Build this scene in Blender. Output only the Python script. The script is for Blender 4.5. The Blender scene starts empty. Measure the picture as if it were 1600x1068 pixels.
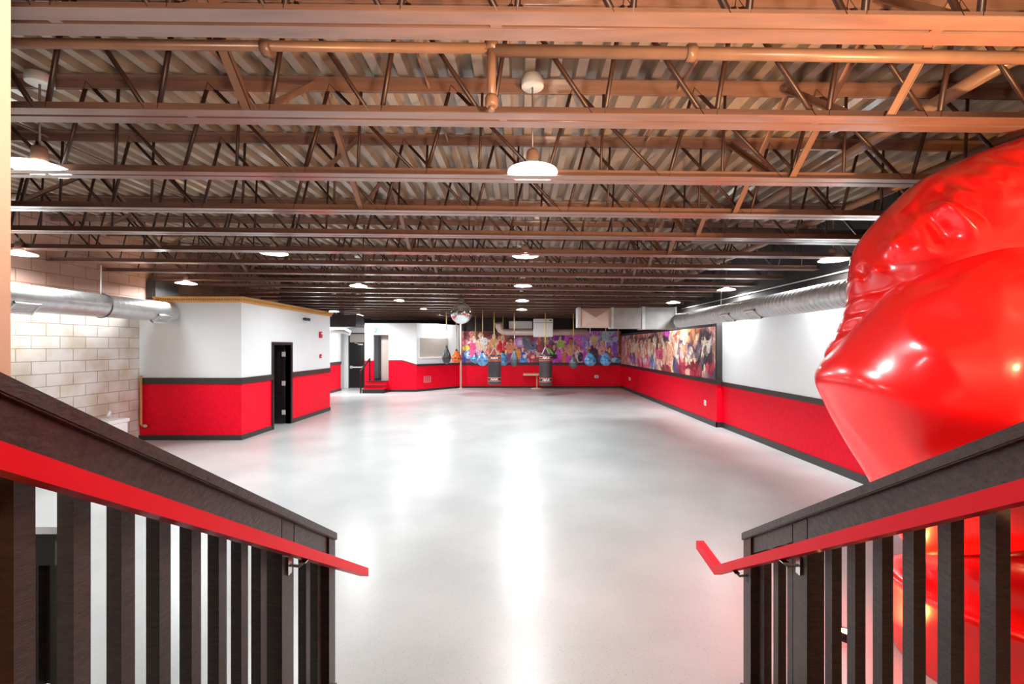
import bpy, bmesh, math, random
import numpy as np
from mathutils import Vector, Matrix
random.seed(7); rng = np.random.default_rng(7)
S = bpy.context.scene; C = S.collection; PI = math.pi
F = 690.0; VX, VY, CAMZ = 813.0, 541.0, 2.0          # focal length, vanishing point (pixels of the 1600x1068 frame)

# ------------------------------------------------------------------ camera
cd = bpy.data.cameras.new('camera'); cam = bpy.data.objects.new('camera', cd); C.objects.link(cam)
cam.location = (0, 0, CAMZ); cam.rotation_euler = (PI/2, 0, 0)
cd.sensor_width = 36; cd.lens = F/1600*36; cd.clip_start = .02; cd.clip_end = 100
cd.shift_x = -(VX-800)/1600; cd.shift_y = (VY-534)/1600
S.camera = cam
# ------------------------------------------------------------------ world, exposure
w = bpy.data.worlds.new('world'); S.world = w; w.use_nodes = True
w.node_tree.nodes['Background'].inputs[0].default_value = (.9, .93, 1, 1)
w.node_tree.nodes['Background'].inputs[1].default_value = .25
S.view_settings.view_transform = 'Standard'; S.view_settings.look = 'None'
S.view_settings.exposure = 0.75; S.view_settings.gamma = 1
S.cycles.max_bounces = 10; S.cycles.diffuse_bounces = 6; S.cycles.glossy_bounces = 4
S.cycles.sample_clamp_indirect = 6; S.cycles.caustics_reflective = False; S.cycles.caustics_refractive = False
LAMP_W = 62.0
def light(name, kind, loc, power, color=(1, 1, 1), size=.3, rot=(0, 0, 0), parent=None, off=None, spread=None):
    d = bpy.data.lights.new(name, kind); d.energy = power; d.color = color
    if kind == 'AREA':
        d.shape = 'DISK'; d.size = size
        if spread: d.spread = spread
    else: d.shadow_soft_size = size
    o = bpy.data.objects.new(name, d); C.objects.link(o); o.location = loc; o.rotation_euler = rot
    return o
# added unseen warm spot behind the camera, aimed up to brighten the near ceiling
_l = light('near_ceiling_fill', 'SPOT', (.6, -.6, 1.75), 330, (1, .72, .50), .10)
_l.data.spot_size = math.radians(125); _l.data.spot_blend = .5; _l.rotation_euler = Vector((.05, -.62, -1)).to_track_quat('Z', 'Y').to_euler()
_w = light('warm_side_fill', 'SPOT', (2.1, .7, 1.3), 520, (1, .58, .26), .06)  # unseen warm source added at right, aimed up at the joists and glove
_w.data.spot_size = math.radians(120); _w.data.spot_blend = .6; _w.rotation_euler = Vector((.1, -.40, -1)).to_track_quat('Z', 'Y').to_euler()
light('baluster_warm_fill', 'POINT', (1.15, .45, 2.75), 35, (1, .60, .30), .08)  # unseen point light added over the stair to warm the left balusters

# ------------------------------------------------------------------ helpers
OFF = {}
def X_(px, Y): return (px-VX)*Y/F
def Z_(py, Y): return CAMZ-(py-VY)*Y/F
def roofz(x): return -.011*x

MATS = {}
def mat(name, col, rough=.5, metal=0, spec=.5, noise=0, nscale=5, bump=0, bscale=40, coat=0, emit=None, estr=0, stretch=(1, 1, 1), nlow=.35, nhigh=.65, col2=None):
    if name in MATS: return MATS[name]
    m = bpy.data.materials.new(name); m.use_nodes = True; nt = m.node_tree; b = nt.nodes['Principled BSDF']
    b.inputs['Base Color'].default_value = (*col, 1); b.inputs['Roughness'].default_value = rough
    b.inputs['Metallic'].default_value = metal; b.inputs['Specular IOR Level'].default_value = spec
    b.inputs['Coat Weight'].default_value = coat; b.inputs['Coat Roughness'].default_value = .12
    if emit: b.inputs['Emission Color'].default_value = (*emit, 1); b.inputs['Emission Strength'].default_value = estr
    tc = nt.nodes.new('ShaderNodeTexCoord'); mp = nt.nodes.new('ShaderNodeMapping'); mp.inputs['Scale'].default_value = stretch
    nt.links.new(tc.outputs['Object'], mp.inputs[0])
    if noise or col2:
        n = nt.nodes.new('ShaderNodeTexNoise'); n.inputs['Scale'].default_value = nscale; n.inputs['Detail'].default_value = 5
        nt.links.new(mp.outputs[0], n.inputs['Vector'])
        r = nt.nodes.new('ShaderNodeValToRGB'); r.color_ramp.elements[0].position = nlow; r.color_ramp.elements[1].position = nhigh
        c2 = col2 or tuple(max(0, c*(1-noise)) for c in col)
        r.color_ramp.elements[0].color = (*c2, 1); r.color_ramp.elements[1].color = (*col, 1)
        nt.links.new(n.outputs[0], r.inputs[0]); nt.links.new(r.outputs[0], b.inputs['Base Color'])
    if bump:
        n2 = nt.nodes.new('ShaderNodeTexNoise'); n2.inputs['Scale'].default_value = bscale; n2.inputs['Detail'].default_value = 4
        nt.links.new(mp.outputs[0], n2.inputs['Vector'])
        bp = nt.nodes.new('ShaderNodeBump'); bp.inputs['Strength'].default_value = bump; bp.inputs['Distance'].default_value = .01
        nt.links.new(n2.outputs[0], bp.inputs['Height']); nt.links.new(bp.outputs[0], b.inputs['Normal'])
    MATS[name] = m; return m

class MB:
    def __init__(s): s.bm = bmesh.new(); s.mi = 0
    def poly(s, pts):
        vs = [s.bm.verts.new(p) for p in pts]; f = s.bm.faces.new(vs); f.material_index = s.mi; return f
    def box(s, x0, x1, y0, y1, z0, z1, bev=0):
        x0, x1 = sorted((x0, x1)); y0, y1 = sorted((y0, y1)); z0, z1 = sorted((z0, z1))
        r = bmesh.ops.create_cube(s.bm, size=1)
        for v in r['verts']:
            v.co = Vector(((x0+x1)/2+v.co.x*(x1-x0), (y0+y1)/2+v.co.y*(y1-y0), (z0+z1)/2+v.co.z*(z1-z0)))
        fs = {f for v in r['verts'] for f in v.link_faces}
        for f in fs: f.material_index = s.mi
        if bev:
            es = list({e for v in r['verts'] for e in v.link_edges})
            bmesh.ops.bevel(s.bm, geom=es, offset=bev, segments=2, affect='EDGES', profile=.5)
        return s
    def hexa(s, a):   # 8 points: bottom 4 then top 4
        vs = [s.bm.verts.new(p) for p in a]
        for q in ((0, 3, 2, 1), (4, 5, 6, 7), (0, 1, 5, 4), (1, 2, 6, 5), (2, 3, 7, 6), (3, 0, 4, 7)):
            f = s.bm.faces.new([vs[i] for i in q]); f.material_index = s.mi
        return s
    def bar(s, a, b, w, h=None, up=(0, 0, 1)):  # rectangular bar from a to b
        a, b = Vector(a), Vector(b); h = h or w; d = (b-a).normalized()
        u = Vector(up); r = d.cross(u)
        if r.length < 1e-4: r = d.cross(Vector((1, 0, 0)))
        r.normalize(); u = r.cross(d).normalized()
        o = [(-1, -1), (1, -1), (1, 1), (-1, 1)]
        return s.hexa([a+r*w/2*i+u*h/2*j for i, j in o]+[b+r*w/2*i+u*h/2*j for i, j in o])
    def tube(s, pts, r, n=10, cap=True, smooth=True):
        pts = [Vector(p) for p in pts]; rings = []
        rr = r if isinstance(r, (list, tuple)) else [r]*len(pts)
        prev = None
        for i, p in enumerate(pts):
            d = (pts[min(i+1, len(pts)-1)]-pts[max(i-1, 0)]).normalized()
            if prev is None:
                a = Vector((0, 0, 1)) if abs(d.z) < .9 else Vector((1, 0, 0))
                u = d.cross(a).normalized()
            else: u = (prev-d*prev.dot(d)).normalized()
            prev = u; v = d.cross(u)
            rings.append([s.bm.verts.new(p+(u*math.cos(2*PI*k/n)+v*math.sin(2*PI*k/n))*rr[i]) for k in range(n)])
        for i in range(len(rings)-1):
            for k in range(n):
                f = s.bm.faces.new((rings[i][k], rings[i][(k+1) % n], rings[i+1][(k+1) % n], rings[i+1][k])); f.smooth = smooth; f.material_index = s.mi
        if cap:
            for g in (rings[0][::-1], rings[-1]):
                f = s.bm.faces.new(g); f.material_index = s.mi
        return s
    def lathe(s, prof, c, n=24, smooth=True, sx=1, sy=1):  # prof = [(r,z)], around vertical axis at c
        rings = []
        for r, z in prof:
            if r < 1e-5: rings.append([s.bm.verts.new((c[0], c[1], c[2]+z))])
            else: rings.append([s.bm.verts.new((c[0]+r*sx*math.cos(2*PI*k/n), c[1]+r*sy*math.sin(2*PI*k/n), c[2]+z)) for k in range(n)])
        for i in range(len(rings)-1):
            A, B = rings[i], rings[i+1]
            for k in range(n):
                k2 = (k+1) % n
                if len(A) == 1 and len(B) == 1: break
                if len(A) == 1: f = s.bm.faces.new((A[0], B[k], B[k2]))
                elif len(B) == 1: f = s.bm.faces.new((A[k], B[0], A[k2]))
                else: f = s.bm.faces.new((A[k], B[k], B[k2], A[k2]))
                f.smooth = smooth; f.material_index = s.mi
        return s
    def shear(s):
        for v in s.bm.verts: v.co.z += roofz(v.co.x)
        return s
    def build(s, name, m, parent=None, norm=True):
        if norm: bmesh.ops.recalc_face_normals(s.bm, faces=s.bm.faces)
        off = OFF.get(parent.name, Vector((0, 0, 0))) if parent else Vector((0, 0, 0))
        if off.length: bmesh.ops.translate(s.bm, verts=s.bm.verts, vec=-off)
        me = bpy.data.meshes.new(name); s.bm.to_mesh(me); s.bm.free()
        for q in (m if isinstance(m, (list, tuple)) else [m]): me.materials.append(q)
        o = bpy.data.objects.new(name, me); C.objects.link(o)
        if parent: o.parent = parent; OFF[o.name] = off
        return o
def box(*a, bev=0): return MB().box(*a, bev=bev)
def thing(name, loc, label, cat, group=None):
    o = bpy.data.objects.new(name, None); o.empty_display_size = .1; C.objects.link(o); o.location = loc
    OFF[o.name] = Vector(loc); o['label'] = label; o['category'] = cat
    if group: o['group'] = group
    return o
def tag(o, label, cat, group=None):
    o['label'] = label; o['category'] = cat
    if group: o['group'] = group
    return o
def struct(o): o['kind'] = 'structure'; return o
def rehome(o, loc):   # put the origin of a one-mesh thing at its base
    o.data.transform(Matrix.Translation(-Vector(loc))); o.location = loc; return o

# ------------------------------------------------------------------ materials
M_white = mat('white_wall_paint', (.80, .82, .83), .38, noise=.03, nscale=1.5)
M_red = mat('red_wall_paint', (.92, .0, .022), .5, spec=.2, noise=.12, nscale=14, bump=.15, bscale=60)
M_blacktrim = mat('black_trim_paint', (.035, .03, .03), .35)
M_dark = mat('dark_upper_wall_paint', (.022, .015, .014), .8, noise=.4, nscale=2)
M_steel = mat('brown_joist_paint', (.24, .135, .105), .28, noise=.25, nscale=6, stretch=(.4, 3, 3), coat=.6)
M_steel_d = mat('dark_brown_web_paint', (.05, .020, .014), .4, noise=.3, nscale=9)
M_deck = mat('roof_deck_paint', (.38, .29, .22), .35, noise=.12, nscale=3, stretch=(1, .25, 1), coat=.5)
M_pipe = mat('brown_painted_pipe', (.26, .15, .105), .32, noise=.2, nscale=5)
M_galv = mat('galvanised_steel', (.74, .77, .78), .33, .55, noise=.15, nscale=7)
M_galv_m = mat('matt_galvanised_steel', (.45, .44, .43), .4, .7, noise=.2, nscale=4)
M_wood = mat('black_brown_stained_wood', (.055, .037, .031), .36, noise=.5, nscale=6, stretch=(3, 3, 18), bump=.35, bscale=18, coat=.25)
M_woodh = mat('black_brown_stained_rail_wood', (.055, .037, .031), .36, noise=.5, nscale=14, stretch=(20, 2, 4), bump=.35, bscale=24, coat=.25)
M_hand = mat('red_gloss_rail_paint', (.95, .0, .02), .4, spec=.3, bump=.05, bscale=30)
M_cream = mat('cream_plaster', (.95, .80, .70), .6, noise=.05)
M_gold = mat('gold_cornice_paint', (.72, .40, .13), .4, .2)
M_black = mat('black_door_paint', (.014, .012, .012), .3)
M_chrome = mat('brushed_chrome', (.75, .74, .72), .25, 1)
M_plas = mat('white_plastic', (.85, .85, .85), .4)
M_plasr = mat('red_alarm_plastic', (.65, .0, .03), .35)
M_brass = mat('tan_copper_pipe', (.75, .38, .14), .35, .5)
M_lampshade = mat('white_enamel_lamp', (.75, .76, .74), .35)
M_rod = mat('grey_rod', (.25, .2, .18), .4, .6)
M_yrope = mat('yellow_webbing', (.62, .42, .16), .7)
M_taupe = mat('taupe_board', (.42, .37, .33), .6, noise=.05)

# floor: pale grey speckled epoxy
def floor_mat():
    m = mat('pale_grey_epoxy_floor', (.72, .75, .75), .30, spec=.38, coat=.0)
    nt = m.node_tree; b = nt.nodes['Principled BSDF']; tc = nt.nodes['Texture Coordinate']
    n1 = nt.nodes.new('ShaderNodeTexNoise'); n1.inputs['Scale'].default_value = .8; n1.inputs['Detail'].default_value = 6
    r1 = nt.nodes.new('ShaderNodeValToRGB'); r1.color_ramp.elements[0].color = (.40, .43, .43, 1); r1.color_ramp.elements[1].color = (.50, .52, .525, 1)
    r1.color_ramp.elements[0].position = .35; r1.color_ramp.elements[1].position = .65
    v = nt.nodes.new('ShaderNodeTexVoronoi'); v.inputs['Scale'].default_value = 55
    r2 = nt.nodes.new('ShaderNodeValToRGB'); r2.color_ramp.elements[0].position = .10; r2.color_ramp.elements[1].position = .22
    r2.color_ramp.elements[0].color = (.6, .57, .5, 1); r2.color_ramp.elements[1].color = (1, 1, 1, 1)
    mx = nt.nodes.new('ShaderNodeMixRGB'); mx.blend_type = 'MULTIPLY'; mx.inputs[0].default_value = .8
    for n in (n1, v): nt.links.new(tc.outputs['Object'], n.inputs['Vector'])
    nt.links.new(n1.outputs[0], r1.inputs[0]); nt.links.new(v.outputs[0], r2.inputs[0])
    nt.links.new(r1.outputs[0], mx.inputs[1]); nt.links.new(r2.outputs[0], mx.inputs[2]); nt.links.new(mx.outputs[0], b.inputs['Base Color'])
    bp = nt.nodes.new('ShaderNodeBump'); bp.inputs['Strength'].default_value = .12; bp.inputs['Distance'].default_value = .004
    n4 = nt.nodes.new('ShaderNodeTexNoise'); n4.inputs['Scale'].default_value = 14
    nt.links.new(tc.outputs['Object'], n4.inputs['Vector']); nt.links.new(n4.outputs[0], bp.inputs['Height']); nt.links.new(bp.outputs[0], b.inputs['Normal'])
    return m
M_floor = floor_mat()
def block_mat():
    m = mat('painted_concrete_block', (.8, .75, .7), .7)
    nt = m.node_tree; b = nt.nodes['Principled BSDF']; tc = nt.nodes['Texture Coordinate']
    sx = nt.nodes.new('ShaderNodeSeparateXYZ'); cx = nt.nodes.new('ShaderNodeCombineXYZ')
    nt.links.new(tc.outputs['Object'], sx.inputs[0]); nt.links.new(sx.outputs['Y'], cx.inputs['X']); nt.links.new(sx.outputs['Z'], cx.inputs['Y'])
    br = nt.nodes.new('ShaderNodeTexBrick'); br.inputs['Scale'].default_value = 1; br.inputs['Brick Width'].default_value = .46
    br.inputs['Row Height'].default_value = .218; br.inputs['Mortar Size'].default_value = .007; br.inputs['Mortar Smooth'].default_value = .3
    br.inputs['Color1'].default_value = (.84, .80, .76, 1); br.inputs['Color2'].default_value = (.76, .72, .68, 1); br.inputs['Mortar'].default_value = (.42, .36, .31, 1)
    nt.links.new(cx.outputs[0], br.inputs['Vector'])
    n = nt.nodes.new('ShaderNodeTexNoise'); n.inputs['Scale'].default_value = 2; n.inputs['Detail'].default_value = 8
    r = nt.nodes.new('ShaderNodeValToRGB'); r.color_ramp.elements[0].position = .35; r.color_ramp.elements[0].color = (.8, .7, .58, 1); r.color_ramp.elements[1].position = .6; r.color_ramp.elements[1].color = (1, 1, 1, 1)
    # courses above a set height tinted pinkish brown
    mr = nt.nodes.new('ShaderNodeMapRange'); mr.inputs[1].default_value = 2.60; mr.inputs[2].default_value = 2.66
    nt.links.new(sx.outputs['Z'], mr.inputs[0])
    upper_tint = nt.nodes.new('ShaderNodeMixRGB'); upper_tint.blend_type = 'MULTIPLY'; upper_tint.inputs[2].default_value = (.60, .40, .34, 1)
    mx = nt.nodes.new('ShaderNodeMixRGB'); mx.blend_type = 'MULTIPLY'; mx.inputs[0].default_value = 1
    nt.links.new(tc.outputs['Object'], n.inputs['Vector']); nt.links.new(n.outputs[0], r.inputs[0])
    nt.links.new(br.outputs[0], mx.inputs[1]); nt.links.new(r.outputs[0], mx.inputs[2]); nt.links.new(mx.outputs[0], upper_tint.inputs[1])
    nt.links.new(mr.outputs[0], upper_tint.inputs[0]); nt.links.new(upper_tint.outputs[0], b.inputs['Base Color'])
    bp = nt.nodes.new('ShaderNodeBump'); bp.inputs['Strength'].default_value = .5; bp.inputs['Distance'].default_value = .01; bp.invert = True
    nt.links.new(br.outputs['Fac'], bp.inputs['Height']); nt.links.new(bp.outputs[0], b.inputs['Normal'])
    return m
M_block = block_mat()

# ------------------------------------------------------------------ room shell
XL, XR, XR2, XU, YF, YEND = -8.15, 5.0, 4.86, 5.15, 21.3, 25.6
struct(box(-9.3, 5.6, -3.4, 26.2, -.12, 0).build('floor', M_floor))
# corrugated roof deck, ribs running away from the camera
mb = MB(); x = -9.3; zb = 4.17
prof = []
while x < 5.7:
    prof += [(x, zb), (x+.078, zb), (x+.096, zb+.075), (x+.185, zb+.075)]; x += .203
for a, b in zip(prof, prof[1:]):
    mb.poly([(a[0], -3.4, a[1]), (b[0], -3.4, b[1]), (b[0], 26.2, b[1]), (a[0], 26.2, a[1])])
mb.poly([(-9.3, -3.4, zb+.10), (5.8, -3.4, zb+.10), (5.8, 26.2, zb+.10), (-9.3, 26.2, zb+.10)])
struct(mb.shear().build('ceiling', M_deck, norm=False))
def wall(name, boxes, mats):
    mb = MB()
    for bx, mi in boxes: mb.mi = mi; mb.box(*bx)
    return struct(mb.build(name, mats))
# left: block wall, painted beyond the office
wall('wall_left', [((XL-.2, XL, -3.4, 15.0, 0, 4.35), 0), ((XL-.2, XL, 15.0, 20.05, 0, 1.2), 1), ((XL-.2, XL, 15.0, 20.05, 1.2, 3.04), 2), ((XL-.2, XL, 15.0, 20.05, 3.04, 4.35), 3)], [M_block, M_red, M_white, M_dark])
wall('wall_left_alcove', [((XL-.45, XL-.35, 20.05, YF, 0, 3.04), 0), ((XL-.35, XL-.2, 19.95, 20.05, 0, 3.04), 0), ((XL-.45, XL-.35, 20.05, YF, 3.04, 4.35), 1)], [M_white, M_dark])
# right: upper block wall set back, furred white and red wall in front
wall('wall_right_upper', [((XU, XU+.15, -3.4, 26.2, 0, 4.3), 0)], [M_dark])
wall('wall_right_near', [((XR, XU, -3.4, 10.93, 0, 1.06), 0), ((XR, XU, -3.4, 10.93, 1.06, 2.86), 1)], [M_red, M_white])
wall('wall_right_far', [((XR2, XU, 10.93, YF, 0, 1.09), 0), ((XR2, XU, 10.93, YF, 1.09, 2.52), 1), ((XR2, XU, 10.93, YF, 2.52, 2.60), 2)], [M_red, M_dark, M_blacktrim])
wall('wall_rear', [((-9.3, 5.6, -3.6, -3.4, 0, 4.5), 0)], [M_white])
wall('wall_end', [((-9.3, 5.6, YEND, YEND+.2, 0, 4.4), 0)], [M_dark])
wall('wall_back', [((-2.95, XR2, YF, YF+.15, 0, 1.15), 0), ((-2.95, XR2, YF, YF+.15, 1.15, 4.2), 1)], [M_red, M_dark])
wall('wall_exit', [((XL-.35, -8.24, YF, YF+.12, 0, 3.04), 0), ((-8.24, -7.5, YF, YF+.12, 2.62, 3.04), 0), ((-8.24, -7.5, YF, YF+.12, 2.2, 2.62), 1), ((-7.5, -6.6, YF, YF+.12, 0, 3.04), 0)], [M_white, M_taupe])
# stage wall: front with raised doorway, then angled wall with a hatch
YB = 19.5
mb = MB(); mb.mi = 0
mb.box(-6.87, -6.5, YB, YB+.14, 1.38, 3.03); mb.box(-6.5, -5.82, YB, YB+.14, 2.51, 3.03); mb.box(-5.82, -4.58, YB, YB+.14, 1.38, 3.03)
mb.mi = 1
mb.box(-6.87, -6.5, YB, YB+.14, 0, 1.38); mb.box(-6.5, -5.82, YB, YB+.14, 0, .48); mb.box(-5.82, -4.58, YB, YB+.14, 0, 1.38)
struct(mb.build('wall_stage', [M_white, M_red]))
cA, cB = (-4.58, YB), (-2.95, YF)
def on_c(t, d=0):   # point on the angled wall, d towards the hall
    dx, dy = cB[0]-cA[0], cB[1]-cA[1]; L = math.hypot(dx, dy)
    return (cA[0]+dx*t+dy/L*d, cA[1]+dy*t-dx/L*d)
def c_slab(mb, t0, t1, z0, z1, d0, d1):
    a, b, c, d = on_c(t0, d0), on_c(t1, d0), on_c(t1, d1), on_c(t0, d1)
    return mb.hexa([(*a, z0), (*b, z0), (*c, z0), (*d, z0), (*a, z1), (*b, z1), (*c, z1), (*d, z1)])
mb = MB(); mb.mi = 0; c_slab(mb, 0, 1, 1.2, 3.03, 0, -.14); mb.mi = 1; c_slab(mb, 0, 1, 0, 1.2, 0, -.14)
struct(mb.build('wall_stage_angled', [M_white, M_red]))
# raised floor and dark passage behind the raised doorway
wall('floor_stage', [((-6.86, -5.0, YB+.14, 21.2, 0, .48), 0)], [M_blacktrim])
wall('wall_passage', [((-6.87, -6.8, YB+.14, 21.18, .48, 3.0), 2), ((-6.24, -5.7, 19.82, 19.9, .48, 3.0), 1), ((-6.86, -6.1, 21.2, 21.28, .48, 3.0), 2)], [M_taupe, M_taupe, mat('grey_passage_paint', (.34, .34, .36), .6)])
# office box at left
XB, YB0, YB1 = -5.97, 9.45, 13.85
dy0, dy1, dz = 10.66, 11.46, 2.04
wall('wall_office_front', [((XL, XB, YB0, YB0+.12, 0, 1.24), 0), ((XL, XB, YB0, YB0+.12, 1.24, 3.0), 1)], [M_red, M_white])
wall('wall_office_side', [((XB-.12, XB, YB0+.12, dy0, 0, 1.24), 0), ((XB-.12, XB, YB0+.12, dy0, 1.24, 3.0), 1), ((XB-.12, XB, dy0, dy1, dz, 3.0), 1),
     ((XB-.12, XB, dy1, YB1, 0, 1.24), 0), ((XB-.12, XB, dy1, YB1, 1.24, 3.0), 1)], [M_red, M_white])
wall('wall_office_back', [((XL, XB-.12, YB1-.12, YB1, 0, 3.0), 0)], [M_white])
wall('ceiling_office', [((XL, XB-.12, YB0+.12, YB1-.12, 2.9, 2.98), 0)], [M_dark])
# landing wall beside the camera
wall('wall_landing', [((-1.34, -1.11, -3.4, .962, 0, 4.2), 0)], [M_cream])
# black baseboards and chair rails
def rail(name, bxs):
    mb = MB()
    for b in bxs: mb.box(*b)
    return struct(mb.build(name, M_blacktrim))
e = .022
rail('baseboard_right', [(XR-e, XR, -3.3, 10.93, 0, .13), (XR2-e, XR2, 10.91, YF, 0, .13), (XR2-e, XR, 10.91, 10.93, 0, .13)])
rail('baseboard_back', [(-2.9, XR2-e, YF-e, YF, 0, .1)])
rail('baseboard_office', [(XL, XB+e, YB0-e, YB0, 0, .105), (XB, XB+e, YB0, dy0-.07, 0, .105), (XB, XB+e, dy1+.07, YB1, 0, .105)])
rail('baseboard_left', [(XL, XL+e, YB1, 20.05, 0, .1)])
mb = MB(); mb.box(-5.82, -4.58, YB-e, YB, 0, .1); c_slab(mb, 0, 1, 0, .1, e, 0); struct(mb.build('baseboard_stage', M_blacktrim))
rail('trim_1', [(XR-.03, XR, -3.3, 10.93, 1.03, 1.13), (XR2-.03, XR, 10.90, 10.93, 1.06, 1.16), (XR2-.03, XR2, 10.93, YF-.03, 1.06, 1.17)])
rail('trim_2', [(-2.9, XR2-.03, YF-.03, YF, 1.10, 1.22)])
rail('trim_3', [(XL+.06, XB+.03, YB0-.03, YB0, 1.2, 1.33), (XB, XB+.03, YB0, dy0-.07, 1.2, 1.33), (XB, XB+.03, dy1+.07, YB1, 1.2, 1.33)])
rail('trim_4', [(XL, XL+.03, 16, 20.05, 1.2, 1.32)])
mb = MB(); c_slab(mb, 0, 1, 1.13, 1.22, .03, 0)
struct(mb.build('trim_5', M_blacktrim))
mb = MB(); mb.box(-5.82, -5.2, YB-.012, YB, 1.37, 1.40)
mb.hexa([(-5.2, YB-.012, 1.37), (-4.58, YB-.012, 1.17), (-4.58, YB, 1.17), (-5.2, YB, 1.37), (-5.2, YB-.012, 1.40), (-4.58, YB-.012, 1.21), (-4.58, YB, 1.21), (-5.2, YB, 1.40)])
struct(mb.build('trim_6', M_blacktrim))
mb = MB(); mb.hexa([(-5.2, YB-.008, 1.385), (-4.58, YB-.008, 1.19), (-4.58, YB-.001, 1.19), (-5.2, YB-.001, 1.385), (-5.2, YB-.008, 1.39), (-4.58, YB-.008, 1.39), (-4.58, YB-.001, 1.39), (-5.2, YB-.001, 1.39)])
struct(mb.build('trim_7', M_white))
# gold dentil cornice round the office
mb = MB()
mb.box(XL+.35, XB+.09, YB0-.09, YB0+.02, 3.02, 3.06); mb.box(XL+.35, XB+.05, YB0-.05, YB0, 2.94, 3.02)
mb.box(XB-.02, XB+.09, YB0+.02, YB1+.05, 3.02, 3.06); mb.box(XB, XB+.05, YB0, YB1+.03, 2.94, 3.02)
x = XL+.38
while x < XB: mb.box(x, x+.025, YB0-.075, YB0-.05, 2.975, 3.015); x += .05
y = YB0
while y < YB1: mb.box(XB+.05, XB+.075, y, y+.025, 2.975, 3.015); y += .05
struct(mb.build('trim_8', M_gold))
rail('trim_9', [(XL-.35, XL-.33+.05, 20.1, 20.3, .4, 2.45)])
rail('trim_10', [(-8.28, -8.22, YF-.03, YF, 0, 2.66), (-7.52, -7.46, YF-.03, YF, 0, 2.66), (-8.22, -7.52, YF-.03, YF, 2.6, 2.66)])

# ------------------------------------------------------------------ doors
# office door: frame, and the leaf standing open inside, seen face on
fr = MB(); fr.box(XB-.14, XB+.03, dy0-.07, dy0, 0, dz+.07); fr.box(XB-.14, XB+.03, dy1, dy1+.07, 0, dz+.07); fr.box(XB-.14, XB+.03, dy0, dy1, dz, dz+.07)
d1 = struct(fr.build('door_1', M_black))
lf = MB(); lx0, lx1, ly = XB-.96, XB-.15, dy1-.045
lf.box(lx0, lx1, ly, ly+.04, .01, dz-.01)
for (za, zb_) in ((.15, .75), (.85, 1.45), (1.55, 1.9)):
    for (xa, xb) in ((lx0+.1, lx0+.36), (lx0+.45, lx0+.71)):
        lf.box(xa, xb, ly-.012, ly, za, zb_, bev=.008); lf.box(xa+.04, xb-.04, ly-.02, ly-.01, za+.04, zb_-.04)
leaf = lf.build('door_leaf', M_black, d1)
for z in (.3, 1.05, 1.8): box(XB-.19, XB-.10, ly-.012, ly-.001, z-.06, z+.06).build('hinge', mat('pale_steel_hinge', (.7, .66, .62), .4), leaf)
# exit door with a panic bar and closer
d2 = struct(box(-8.22, -7.52, YF-.02, YF+.05, .01, 2.2).build('door_2', M_black))
mb = MB(); mb.box(-8.16, -7.56, YF-.1, YF-.06, .98, 1.03); mb.box(-8.18, -8.08, YF-.1, YF-.02, .95, 1.07); mb.box(-7.62, -7.56, YF-.1, YF-.02, .97, 1.05)
mb.build('panic_bar', M_plas, d2)
mb = MB(); mb.box(-7.8, -7.56, YF-.09, YF-.02, 2.07, 2.13); mb.bar((-7.78, YF-.06, 2.13), (-7.95, YF-.1, 2.17), .02); mb.build('door_closer', M_chrome, d2)

# ------------------------------------------------------------------ roof joists
ZB = 3.38
def L_pair(mb, x0, x1, yc, z, up, wdt=.075, gap=.02, leg=.075, t=.007):
    for s in (-1, 1):
        a, b = yc+s*gap/2, yc+s*(gap/2+wdt)
        mb.box(x0, x1, min(a, b), max(a, b), z-t/2, z+t/2)
        mb.box(x0, x1, a-t/2, a+t/2, min(z, z+up*leg), max(z, z+up*leg))
JY = [.80, 1.905, 2.695, 3.64, 4.6, 5.57] + [6.62+1.03*i for i in range(18)]
ORD = ['', 'first', 'second', 'third', 'fourth', 'fifth', 'sixth', 'seventh', 'eighth', 'ninth', 'tenth', 'eleventh', 'twelfth', 'thirteenth', 'fourteenth', 'fifteenth', 'sixteenth', 'seventeenth', 'eighteenth', 'nineteenth', 'twentieth', 'twenty-first', 'twenty-second', 'twenty-third']
webspec = {1: (.5, .33), 2: (.68, .5), 3: (1.0, .5), 4: (.95, .3), 5: (.9, .45)}
nodes2 = -2.95
for k, Y in enumerate(JY):
    if k == 0: continue
    x1 = XU-.02; x0 = XL+.02
    t = thing('roof_joist', (0, Y, ZB), 'brown open-web steel roof joist crossing the hall, %s counting back from the camera' % ORD[k], 'roof joist', 'open-web steel joists under the roof deck')
    mb = MB(); L_pair(mb, x0, x1, Y, ZB, 1)
    for x in np.arange(x0+.4, x1, 1.9): mb.box(x, x+.05, Y-.012, Y+.012, ZB-.002, ZB+.05)
    mb.shear().build('bottom_chord', M_steel, t)
    mb = MB(); L_pair(mb, x0, x1, Y, 4.155, -1); mb.shear().build('top_chord', M_steel, t)
    sp, lean = webspec.get(k, (.95, .42+.1*(k % 3)))
    xs = -2.95+.0+(k*.37 % sp if k != 2 else 0)
    xs -= math.ceil((xs-x0)/sp)*sp
    mb = MB(); r = .015 if k < 8 else .013; n = 6 if k < 6 else 4
    while xs < x1:
        for xa, xb in ((xs, xs-sp*.73), (xs+.06, xs+sp*.27)):
            if x0 < xa < x1 and x0 < xb < x1: mb.tube([(xa, Y, ZB+.02), (xb, Y, 4.14)], r, n)
        if k in (4, 5) or k % 4 == 3:
            if x0 < xs+sp*.5 < x1: mb.tube([(xs+sp*.5, Y, ZB+.02), (xs+sp*.5+.03, Y, 4.14)], r*.8, n)
        xs += sp
    mb.shear().build('web_bars', M_steel_d, t)
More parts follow.
